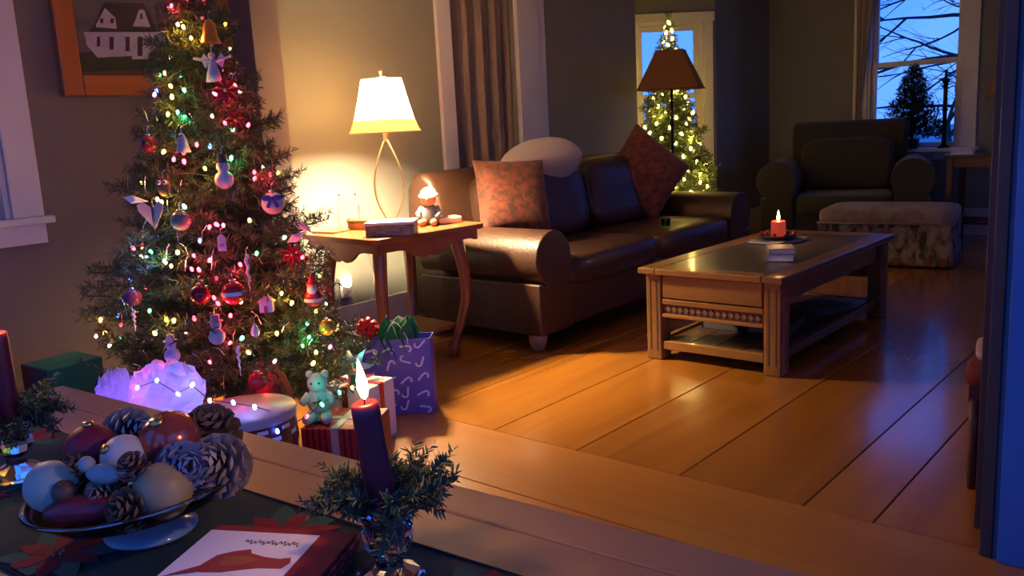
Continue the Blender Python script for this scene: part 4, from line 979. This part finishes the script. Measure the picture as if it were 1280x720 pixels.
for s, yy in ((-1, -BD_/2), (1, BD_/2)):
    MB().tube([(-.05, yy, BH_-.02)]+[(-.05+.1*k/8, yy, BH_+.075*sin(pi*k/8)) for k in range(9)]+[(.05, yy, BH_-.02)], .002, 6).build('handle', white_p, t, smooth=True)
b = MB(); r_ = random.Random(4)
for k in range(9):
    x = -.02+.028*(k % 4); y = -.03+.03*(k//4); a = r_.uniform(-.5, .5)
    b.at((x, y, BH_-.08), (r_.uniform(-.25, .25), a*.5, r_.uniform(0, 3))); b.add([(-.03, 0, 0), (.03, 0, 0), (.055, .015, .10), (.01, -.01, .17), (-.045, .012, .12)], [(0, 1, 2, 3, 4)])
b.build('green_tissue', mat('green_tissue', (.015, .15, .06), .7), t, solid=.0015)
for i in range(9):
    a = 2*pi*i/9; b = MB(); b.at((-.125, -.02, BH_+.045), (0, a, 0)); b.tube([(0, 0, 0), (.016, -.016, 0), (.036, -.016, 0), (.042, 0, 0), (.02, .006, 0), (0, 0, 0)], [.004, .012, .013, .012, .009, .004], 6); b.build('bow_loop', mat('red_bow', (.55, .012, .02), .4), t, smooth=True)
MB().tube([(-.125, -.01, BH_+.03), (-.125, -.02, BH_-.05)], .006, 6).build('bow_stem', MATS['red_bow'], t)

# ------------------------------------------------------------------ picture on the dining wall
XW = -3.8
fr_m = wood('picture_frame_wood', (.56, .20, .05), (.40, .13, .03), 1, 10, .35, .3, .05); fr_z = wood('picture_frame_upright', (.56, .20, .05), (.40, .13, .03), 2, 10, .35, .3, .05)
pf = thing('framed_picture', 'wooden framed painting of a white farmhouse on the wall behind the tree', 'picture', (XW, 1.64, 1.405))
PW, PH, FWD = .84, .66, .085
MB().b2((0, 0, 0), (.035, FWD, PH)).build('frame_side', fr_z, pf, bevel=.008).location = (0, 0, 0)
MB().b2((0, PW-FWD, 0), (.035, PW, PH)).build('frame_side', fr_z, pf, bevel=.008)
MB().b2((0, FWD, 0), (.035, PW-FWD, FWD)).build('frame_rail', fr_m, pf, bevel=.008)
MB().b2((0, FWD, PH-FWD), (.035, PW-FWD, PH)).build('frame_rail', fr_m, pf, bevel=.008)
cvs = MB().b2((.002, FWD-.005, FWD-.005), (.012, PW-FWD+.005, PH-FWD+.005)).build('canvas', mat('painting_sky', (.24, .20, .16), .6, noise=((.16, .13, .11), 14, (1, 1, 1), .2)), pf)
def paint(name, pts, m, dx):
    pts2 = []
    for px, py in pts:
        q = onx(px, py, XW+.013); pts2.append((min(PW-FWD, max(FWD, q[1]-1.64)), min(PH-FWD, max(FWD, q[2]-1.405))))
    ar = sum(pts2[i][0]*pts2[(i+1) % len(pts2)][1]-pts2[(i+1) % len(pts2)][0]*pts2[i][1] for i in range(len(pts2)))
    if ar < 0: pts2 = pts2[::-1]
    o = MB().prismx(pts2, .012, .012+dx).build(name, m, cvs); return o
pg = mat('paint_green', (.05, .11, .03), .6, noise=((.09, .09, .03), 30, (1, 1, 1), .2)); pw_ = mat('paint_white', (.75, .68, .62), .6, noise=((.58, .50, .48), 25, (1, 1, 1), .2)); pr = mat('paint_roof', (.10, .075, .05), .6); pd = mat('paint_window', (.11, .055, .045), .6); pt = mat('paint_tree', (.10, .085, .06), .6)
paint('painted_lawn', [(80, 66), (240, 50), (240, 100), (80, 100)], pg, .0006)
paint('painted_path', [(85, 90), (240, 84), (240, 100), (85, 100)], mat('paint_path', (.20, .11, .06), .6), .0008)
paint('painted_house', [(106, 41), (206, 41), (206, 60), (186, 66), (186, 74), (165, 74), (165, 70), (122, 72), (108, 56)], pw_, .0010)
paint('painted_roof', [(116, 34), (130, 3), (180, 4), (196, 38), (190, 40), (108, 41)], pr, .0012)
paint('painted_gable', [(120, 31), (131, 10), (144, 22), (146, 36), (120, 34)], pw_, .0016); paint('painted_gable', [(166, 33), (174, 12), (180, 12), (188, 34)], pw_, .0016)
paint('painted_porch_roof', [(104, 40), (212, 40), (210, 44), (106, 45)], mat('paint_porch', (.62, .58, .53), .6), .0018)
for i, (x0, x1, y0, y1) in enumerate(((121, 125, 46, 58), (137, 142, 46, 62), (157, 162, 46, 64), (172, 178, 46, 70), (192, 196, 45, 56))): paint('painted_opening', [(x0, y0), (x1, y0), (x1, y1), (x0, y1)], pd, .0022)
for (x0, x1, y0, y1) in ((125, 129, 23, 29), (138, 142, 23, 29), (175, 178, 17, 24)): paint('painted_opening', [(x0, y0), (x1, y0), (x1, y1), (x0, y1)], pd, .0022)
paint('painted_tree', [(193, 6), (196, 4), (203, 38), (199, 40)], pt, .0014)
MB().b2((.018, FWD-.004, FWD-.004), (.020, PW-FWD+.004, PH-FWD+.004)).build('picture_glass', glassy('picture_glass', (1, 1, 1), .06), pf)

# ------------------------------------------------------------------ far corner: side table, sill things
cherd = mat('dark_cherry', (.09, .022, .016), .4, noise=((.05, .014, .01), 9, (1, 1, .2), .3))
t = thing('side_table', 'dark red wood side table beside the far window', 'side table', (-1.74, 8.05, 0))
MB().b2((-.26, -.24, .74), (.26, .24, .765)).build('table_top', cherd, t, bevel=.006); MB().b2((-.22, -.20, .66), (.22, .20, .74)).build('apron', cherd, t, bevel=.003)
for sx in (-1, 1):
    for sy in (-1, 1): MB().prism([(-.022, -.022), (.022, -.022), (.022, .022), (-.022, .022)], 0, .74).build('leg', cherd, t, bevel=.004).location = (sx*.22, sy*.20, 0)
MB().b2((-.22, -.20, .20), (.22, .20, .218)).build('shelf', cherd, t, bevel=.003)
t = thing('table_lamp', 'unlit table lamp with tan shade on the far side table', 'table lamp', (-1.60, 8.02, .765))
MB().lathe([(0, 0), (.07, 0), (.075, .02), (.03, .05), (.055, .16), (.06, .22), (.025, .32), (.012, .36), (.012, .46)], 22, False).build('base', mat('dark_ceramic', (.03, .03, .035), .3), t, smooth=True)
MB().lathe([(.155, .44), (.09, .68)], 28, False).build('lamp_shade', shade_mat('tan_shade', (.34, .22, .13), .4), t, smooth=True, solid=.003)
book('book', 'pale papers stacked at the left of the far side table', (-1.9, 7.97, .765), (.16, .22, .03), radians(10), cv('papers', (.5, .48, .46)), 'papers')
# tabletop tree on the window stool
ndl3 = mat('dark_greenery', (.016, .028, .018), .7)
def small_fir(name, label, loc, H, R, seed):
    r = np.random.default_rng(seed); segs = []; t = thing(name, label, 'tabletop tree', loc)
    for i in range(90):
        q = (i+.5)/90; z = .08+(H-.08)*q; rad = R*(1-q)**.8*(.7+.4*r.random())+.02; a = i*2.4
        p0 = np.array([0, 0, z]); d = np.array([cos(a), sin(a), .25]); segs.append((p0, p0+d*rad))
        for k in range(3):
            s = .4+.25*k; b_ = p0+d*rad*s; segs.append((b_, b_+np.array([cos(a+.8*(1 if k % 2 else -1)), sin(a+.8*(1 if k % 2 else -1)), .1])*rad*.4))
    V, F = needles(segs, 330, .035, .007); n_ = npmesh('needles', V, F, ndl3, t); n_['kind'] = 'stuff'
    MB().tube([(0, 0, .03), (0, 0, H-.05)], [.014, .004], 8).build('trunk', tw_m, t); MB().lathe([(0, 0), (.05, 0), (.065, .08), (.06, .085), (0, .08)], 18, False).build('pot', mat('dark_pot', (.03, .022, .02), .6), t, smooth=True)
small_fir('tabletop_fir', 'small dark tabletop fir silhouetted on the far window sill', (-2.47, 8.575, .79), .74, .24, 6)
t = thing('candlestick', 'tall black iron candlestick with leafy top on the far window sill', 'candlestick', (-2.20, 8.57, .79))
MB().lathe([(0, 0), (.055, 0), (.055, .01), (.026, .03), (.020, .06), (.018, .32), (.028, .335), (.018, .35), (.018, .56), (.034, .585), (.034, .60), (0, .60)], 18, False).build('stem', iron, t, smooth=True)
b = MB()
for i in range(14):
    a = i*2.4; z = .50+.012*i; b.at((0, 0, z), (0, radians(-35+4*i), a)); b.add([(0, 0, 0), (.04, .018, .004), (.085, 0, 0), (.04, -.018, .004)], [(0, 1, 2, 3)])
b.build('leaves', iron, t, solid=.002)
MB().lathe([(.013, .60), (.013, .68), (0, .685)], 12).build('candle', mat('dark_candle', (.04, .03, .03), .5), t, smooth=True)
# sheer tied curtain at left of far window
sh = shade_mat('sheer_cream', (.55, .48, .36), .4)
def shf(u, v):
    w = .05+.17*abs(v-.25)**1.1; return (-3.02+w*u+.0, 8.655+.012*sin(u*18+v*2), .80+1.45*v)
tag(MB().grid(shf, 30, 16).build('sheer_curtain', sh, smooth=True, solid=.002), 'sheer cream curtain gathered at the left of the far window', 'curtain')
# stool with folded cloth just past the opening
t = thing('footstool', 'small red upholstered stool just past the opening at right', 'stool', (-.49, 3.02, 0)); t.scale = (1, 1, .87)
MB().sell((0, 0, .425), (.34, .34, .10), .4, .3, 28, 10).build('seat', mat('red_upholstery', (.16, .025, .02), .8), t, smooth=True); MB().b2((-.15, -.15, .33), (.15, .15, .39)).build('frame', cherd, t, bevel=.004)
for sx in (-1, 1):
    for sy in (-1, 1): MB().lathe([(.015, 0), (.02, .05), (.016, .2), (.024, .34)], 12).build('leg', cherd, t, smooth=True).location = (sx*.13, sy*.13, 0)
t = thing('folded_cloth', 'crumpled pale cloth lying on the red stool', 'cloth', (-.52, 3.0, .414), radians(12))
MB().sell((0, 0, .018), (.26, .22, .036), .4, .3, 24, 8).build('lower_fold', mat('pale_cloth', (.5, .42, .38), .9), t, smooth=True); MB().sell((.01, .01, .05), (.23, .19, .034), .5, .4, 24, 8).build('upper_fold', MATS['pale_cloth'], t, smooth=True)

# ------------------------------------------------------------------ dining table
TA = radians(4.5); TZT = .75
A0 = np.array([-1.735, .675])   # far left corner of the top
ux = np.array([cos(TA), sin(TA)]); uy = np.array([sin(TA), -cos(TA)])
dt = thing('dining_table', 'long planked oak dining table in the foreground', 'dining table', (A0[0], A0[1], 0), TA)
LT = 2.1
# local frame: x along the far edge, y = 0 at the far edge, negative toward the camera
yy = 0.0
for k, wdt in enumerate((.068, .15, .14, .15, .145, .15, .068)):
    o = MB().b2((-LT/2+.001, -wdt/2+.0012, -.032), (LT/2-.001, wdt/2-.0012, 0)).build('plank', oak_m, dt, bevel=.003); o.location = (LT/2, yy-wdt/2, TZT); yy -= wdt
WT = -yy
MB().b2((.10, -.11, TZT-.12), (LT-.10, -.09, TZT-.033)).build('apron', oak_m, dt); MB().b2((.10, -WT+.09, TZT-.12), (LT-.10, -WT+.11, TZT-.033)).build('apron', oak_m, dt)
MB().b2((.09, -WT+.11, TZT-.12), (.11, -.11, TZT-.033)).build('apron', oak_m, dt); MB().b2((LT-.11, -WT+.11, TZT-.12), (LT-.09, -.11, TZT-.033)).build('apron', oak_m, dt)
for lx_ in (.12, LT-.12):
    for ly_ in (-.12, -WT+.12):
        MB().lathe([(.03, 0), (.038, .03), (.028, .1), (.042, .35), (.03, .5), (.042, .58), (.042, .716)], 16).build('leg', oak_m, dt, smooth=True).location = (lx_, ly_, 0)
def tp(x, y): 
    q = A0+ux*x+(-uy)*y; return (q[0], q[1])   # local -> world
def tl(p):
    d = np.array([p[0], p[1]])-A0; return (d@ux, d@(-uy))
# runner
rn_m = mat('dark_green_cloth', (.010, .035, .032), .85, noise=((.018, .05, .042), 40, (1, 1, 1), .3), bump=.15, bscale=300)
tr = thing('table_runner', 'dark green table runner printed with red poinsettias', 'table runner', (A0[0], A0[1], TZT), TA)
RY0, RY1 = -.155, -.425
def rfn(u, v): return (.02+2.05*u, RY1+(RY0-RY1)*v, .0022+.0009*sin(u*31+v*3)+.0008*sin(v*7+u*9))
MB().grid(rfn, 80, 10).build('cloth', rn_m, tr, smooth=True, solid=.0018)
for s, y0 in ((0, RY0), (1, RY1)): MB().tube([(.02+2.05*k/40, y0, .0026) for k in range(41)], .0022, 5).build('hem', mat('hem_dark', (.006, .015, .016), .9), tr)
pz = mat('poinsettia_red', (.30, .012, .018), .8, noise=((.17, .008, .012), 30, (1, 1, 1), .2)); lf = mat('print_leaf_green', (.025, .10, .065), .8)
r_ = random.Random(5); cn_b = MB()
for k in range(13):
    pz_b = MB(); lf_b = MB()
    cx = .10+k*.158+r_.uniform(-.02, .02); cy = (RY0-.055 if k % 2 else RY1+.055)+r_.uniform(-.012, .012); R0 = r_.uniform(.055, .070); a0 = r_.uniform(0, 6)
    for i in range(6):
        a = a0+i*2*pi/6
        for bb_, rr2, oo, zz in ((lf_b, R0*1.25, .5, .0046), (pz_b, R0, 0, .0052)):
            q = a+oo; P_ = [(0, 0), (.30, .16), (.55, .2), (.8, .12), (1, 0), (.8, -.12), (.55, -.2), (.30, -.16)]
            pts = [(cx+rr2*(x*cos(q)-y*sin(q)), cy+rr2*(x*sin(q)+y*cos(q))) for x, y in P_]
            pts = [(x, min(RY0-.004, max(RY1+.004, y))) for x, y in pts]
            bb_.prism(pts, .0030, zz)
    lf_b.build('leaf_print', lf, tr); pz_b.build('poinsettia_print', pz, tr)
    for i in range(5): cn_b.ball((cx+.006*cos(i*1.26), cy+.006*sin(i*1.26), .0052), .0025, 6, 4)
cn_b.build('flower_eye_print', mat('print_gold', (.35, .22, .05), .7), tr)
RZ = TZT+.0055

# candles, holders, rings
crystal = mat('crystal_glass', (.93, .95, 1.0), .04, trans=1.0, ior=1.45)
wine = mat('wine_red_wax', (.15, .009, .022), .42, coat=.1)
cedar = mat('cedar_green', (.045, .075, .035), .65, noise=((.075, .10, .055), 20, (1, 1, 1), .3))
def candle_set(x, y, lab, lean, seed, ringR=.085, ch=.135):
    hd = thing('candle_holder', 'faceted crystal candle holder '+lab[0], 'candle holder', (x, y, RZ), radians(20), 'crystal candle holders')
    MB().lathe([(0, 0), (.036, 0), (.038, .005), (.030, .012), (.014, .020), (.013, .030), (.024, .042), (.026, .060), (.022, .066), (.031, .076), (.0305, .079), (.0165, .076), (.0162, .052), (0, .050)], 10, False).build('glass', crystal, hd)
    cd = thing('taper_candle', 'dark wine-red taper candle '+lab[1], 'candle', (x, y, RZ+.053), 0, 'wine-red candles', rot=lean)
    MB().lathe([(0, 0), (.0155, 0), (.0150, .03), (.0138, ch-.01), (.0135, ch), (.011, ch+.002), (.004, ch-.003), (0, ch-.003)], 22, False).build('wax', wine, cd, smooth=True)
    MB().tube([(0, 0, ch-.004), (.0005, 0, ch+.006), (.002, 0, ch+.010)], .0009, 6).build('wick', iron, cd); flame(cd, (.001, 0, ch+.004), .95)
    r = np.random.default_rng(seed); segs = []
    rg = thing('evergreen_ring', 'green cedar sprig ring around the candle '+lab[2], 'candle ring', (x, y, RZ+.085), 0, 'evergreen candle rings')
    for i in range(64):
        a = r.uniform(0, 2*pi); r0 = .022; L_ = r.uniform(.022, ringR); el = r.uniform(-.35, .62)
        p0 = np.array([r0*cos(a), r0*sin(a), r.uniform(-.008, .012)]); d = np.array([cos(a+r.uniform(-.6, .6))*cos(el), sin(a+r.uniform(-.6, .6))*cos(el), sin(el)]); p1 = p0+d*L_; segs.append((p0, p1))
        for k in range(5):
            s = .25+.16*k; b_ = p0+(p1-p0)*s; n_ = r.normal(size=3)*.6; segs.append((b_, b_+(d+n_)*L_*.25))
    segs = [(a_, b_) for a_, b_ in segs if min(a_[2], b_[2]) > -.06]
    V, F = needles(segs, 900, .010, .0022, .8, .4); n_ = npmesh('sprigs', V, F, cedar, rg); n_['kind'] = 'stuff'
    MB().tube([(.022*cos(2*pi*k/20), .022*sin(2*pi*k/20), 0) for k in range(21)], .004, 6).build('wire_ring', tw_m, rg, smooth=True)
P1 = (-.632, .527); P2 = (-1.285, .425)
candle_set(*P1, ('beside the napkins', 'beside the napkins at the table centre', 'beside the napkins'), (radians(0), radians(-5), radians(40)), 3, .050)
candle_set(*P2, ('at the left edge of the view', 'at the left edge of the view', 'at the left edge of the view'), (0, 0, 0), 8, .052, ch=.15)

# napkin stack
nk = thing('napkin_stack', 'stack of paper napkins, white with a red bird and red plaid border', 'napkins', (-.742, .440, RZ), radians(28))
NS = .165
for k in range(6):
    z = .0042*k; o = MB().b2((-NS/2, -NS/2, z), (NS/2, NS/2, z+.0038)).build('napkin', redpl if k % 2 == 0 else mat('napkin_red', (.30, .02, .025), .8), nk, bevel=.0012, seg=1); o.location = (random.uniform(-.002, .002), random.uniform(-.002, .002), 0); o.rotation_euler = (0, 0, random.uniform(-.015, .015))
ZN = .0255
MB().b2((-NS/2, -NS/2, .0252), (NS/2-.038, NS/2-.016, ZN+.0004)).build('white_panel', mat('napkin_white', (.84, .80, .86), .8), nk)
def flatpoly(name, pts, m, z): 
    s = [(x, y) for x, y in pts]
    ar = sum(s[i][0]*s[(i+1) % len(s)][1]-s[(i+1) % len(s)][0]*s[i][1] for i in range(len(s)))
    MB().prism(s if ar > 0 else s[::-1], ZN+.0003, ZN+z).build(name, m, nk)
bird = [(-.072, -.030), (-.050, -.010), (-.044, .012), (-.030, .022), (-.014, .028), (-.010, .020), (.008, .014), (.026, .012), (.036, .016), (.040, .006), (.036, -.006), (.012, -.008), (-.006, -.014), (-.022, -.020), (-.040, -.022), (-.052, -.022)]
flatpoly('bird_print', bird, mat('bird_red', (.33, .05, .04), .8), .0010)
flatpoly('wing_print', [(-.034, .010), (-.008, .014), (.006, .006), (-.010, -.006), (-.030, -.008)], mat('bird_wing', (.38, .10, .05), .8), .0014)
flatpoly('branch_print', [(-.080, -.036), (-.050, -.024), (-.044, -.021), (-.052, -.019)], mat('ink_grey', (.10, .08, .12), .8), .0009)
flatpoly('belly_print', [(-.012, -.020), (.006, -.016), (.010, -.022), (-.004, -.026)], mat('napkin_white', (.72, .68, .74)), .0012)
for x0, y0, L_ in ((-.030, .044, .062), (-.046, -.040, .045)):
    pts = [(x0+L_*k/60, y0+.0035*sin(k*1.35)+.002*sin(k*.5), ZN+.0006) for k in range(61)]; MB().tube(pts, .0006, 4).build('script_print', MATS['ink_grey'], nk)

# glass pedestal bowl
BC = (-.955, .445)
bwl = thing('pedestal_bowl', 'clear glass pedestal bowl filled with pinecones and ornaments', 'bowl', (BC[0], BC[1], RZ), 0)
bg_m = glassy('bowl_glass', (.90, .94, .96), .35, .05)
MB().lathe([(0, .003), (.046, .001), (.051, .002), (.052, .006), (.032, .011), (.013, .016), (.012, .026)], 40, False).build('pedestal', mat('bowl_foot_glass', (.30, .42, .48), .12, alpha=.75), bwl, smooth=True)
tl_ = Matrix.Rotation(radians(5), 4, Vector((sin(_y), -cos(_y), 0))).to_euler()
bo = MB().lathe([(0, .024), (.03, .025), (.068, .030), (.100, .042), (.121, .060), (.1235, .063), (.121, .065), (.098, .046), (.067, .034), (.03, .0285), (0, .0275)], 56, False).build('bowl', bg_m, bwl, smooth=True); bo.rotation_euler = tl_
MB().tube([(.1230*cos(2*pi*k/64), .1230*sin(2*pi*k/64), .0635) for k in range(65)], .0026, 8).build('rim', glassy('rim_glass', (.75, .8, .83), .6, .08), bo, smooth=True)
def cone(name, label, loc, L_, R0, rot, cs, cc, n=70):
    t = thing(name, label, 'pinecone', loc, 0, 'pinecones in the bowl', rot)
    MB().sell((0, 0, 0), (R0*1.15, R0*1.15, L_*.92), 1, 1, 14, 10).build('core', cc, t, smooth=True)
    b = MB()
    for i in range(n):
        q = (i+.5)/n; z = -L_/2+L_*q; rr2 = R0*(sin(pi*(q*.86+.10))**.7); a = i*2.39996
        tilt = radians(-25+95*q); s = .36*R0*(1.15-.5*q)+.002
        b.at((rr2*.50*cos(a), rr2*.50*sin(a), z), (0, -tilt, a)); b.add([(0, -s*.4, 0), (0, s*.4, 0), (rr2*.58, s*.75, .001), (rr2*.66, 0, s*.28), (rr2*.58, -s*.75, .001), (rr2*.5, 0, -s*.25)], [(0, 1, 2, 3, 4), (0, 5, 1), (1, 5, 2), (2, 5, 3), (3, 5, 4), (4, 5, 0)])
    b.build('scales', cs, t)
brn = mat('cone_brown', (.15, .09, .055), .8, tint=.1); brn_d = mat('cone_core', (.035, .02, .012), .9); tipw = mat('cone_frosted', (.42, .33, .27), .7, noise=((.16, .11, .08), 60, (1, 1, 1), .2)); silv = mat('cone_silver', (.36, .40, .42), .5, .3); blu = mat('cone_blue_silver', (.22, .26, .42), .4, .3)
def bi(px, py, z):   # a point in the bowl seen at that pixel, at height z above the runner
    p = onz(px, py, RZ+z-.012); return np.array(p)
def bball(name, label, px, py, z, r, m, cap=True, sx=1.0, rot=(0, 0, 0), group='baubles in the bowl', capm=None):
    p = bi(px, py, z); t = thing(name, label, 'ornament', tuple(p), 0, group, rot)
    MB().sell((0, 0, 0), (2*r*sx, 2*r, 2*r), 1, 1, 24, 16).build('ball', m, t, smooth=True)
    if cap: MB().lathe([(r*.22, r*.94), (r*.22, r*1.12), (0, r*1.14)], 12).build('cap', capm or brass, t, smooth=True)
cone('pinecone', 'large frosted pinecone showing its base at the right of the bowl', tuple(bi(274, 583, .095)), .062, .034, (radians(62), 0, radians(30)), tipw, brn_d, 80)
cone('pinecone', 'dark pinecone behind the large frosted one', tuple(bi(264, 545, .105)), .07, .034, (radians(15), radians(20), 0), brn, brn_d)
cone('pinecone', 'silver grey pinecone at the back of the bowl', tuple(bi(160, 538, .105)), .062, .027, (0, radians(78), radians(10)), silv, brn_d)
cone('pinecone', 'blue silver glittered pinecone under the copper ball', tuple(bi(228, 584, .105)), .062, .027, (radians(70), 0, radians(75)), blu, brn_d)
cone('pinecone', 'small brown pinecone left of the bowl centre', tuple(bi(100, 596, .095)), .05, .022, (radians(25), 0, 0), brn, brn_d, 55)
cone('pinecone', 'tiny pale-tipped pinecone at the front middle of the bowl', tuple(bi(128, 617, .088)), .036, .017, (radians(70), 0, radians(40)), tipw, brn_d, 45)
cone('pinecone', 'dark small pinecone at the front rim of the bowl', tuple(bi(163, 636, .082)), .046, .022, (radians(65), 0, radians(20)), brn, brn_d, 55)
cone('pinecone', 'reddish acorn-like cone on the cream ball', tuple(bi(168, 585, .118)), .034, .016, (radians(30), radians(10), 0), mat('cone_red_brown', (.19, .09, .065), .7), brn_d, 45)
bball('bauble', 'matt crimson ball at the back left of the bowl', 114, 561, .112, .029, mat('matt_crimson', (.24, .012, .03), .55))
bball('bauble', 'shiny copper red glass ball at the back of the bowl', 213, 551, .118, .035, mat('copper_red', (.42, .09, .06), .16, .5), rot=(.5, .3, 0))
bball('bauble', 'cream white ball in the middle of the bowl', 156, 572, .110, .026, mat('cream_ball', (.62, .58, .48), .5), rot=(.9, 0, 0))
bball('bauble', 'mustard cream ball at the front right of the bowl', 203, 614, .090, .031, mat('mustard_cream', (.36, .29, .14), .5, noise=((.27, .2, .1), 30, (1, 1, 1), .2)), rot=(.8, -.9, 0))
bball('bauble', 'pale green ball at the left rim of the bowl', 64, 608, .094, .028, mat('pale_green_ball', (.34, .44, .34), .5), rot=(0, -1.0, 0))
bball('bauble', 'long dark red teardrop bauble lying at the front left of the bowl', 103, 637, .076, .0165, mat('dark_red_drop', (.26, .018, .03), .35), sx=2.7, rot=(0, radians(-6), radians(38)), cap=False)
bball('acorn', 'brown acorn beside the pale green ball', 80, 615, .094, .013, mat('acorn_brown', (.14, .07, .04), .5), rot=(.4, .3, 0), group='nuts in the bowl', capm=brn)
# little pale bird in the middle
p = bi(131, 592, .112); t = thing('bird_ornament', 'small pale green-grey bird ornament in the middle of the bowl', 'ornament', tuple(p), radians(30)); pb = mat('pale_bird', (.34, .38, .35), .6)
MB().sell((0, 0, 0), (.044, .022, .022), 1, 1, 14, 10).build('body', pb, t, smooth=True); MB().ball((-.020, 0, .010), .009, 10, 8).build('head', pb, t, smooth=True)
b = MB(); b.at((-.028, 0, .010), (0, radians(-90), 0)); b.lathe([(.0025, 0), (0, .008)], 6); b.build('beak', brass, t); MB().b2((.014, -.005, .0), (.038, .005, .004)).build('tail', pb, t)
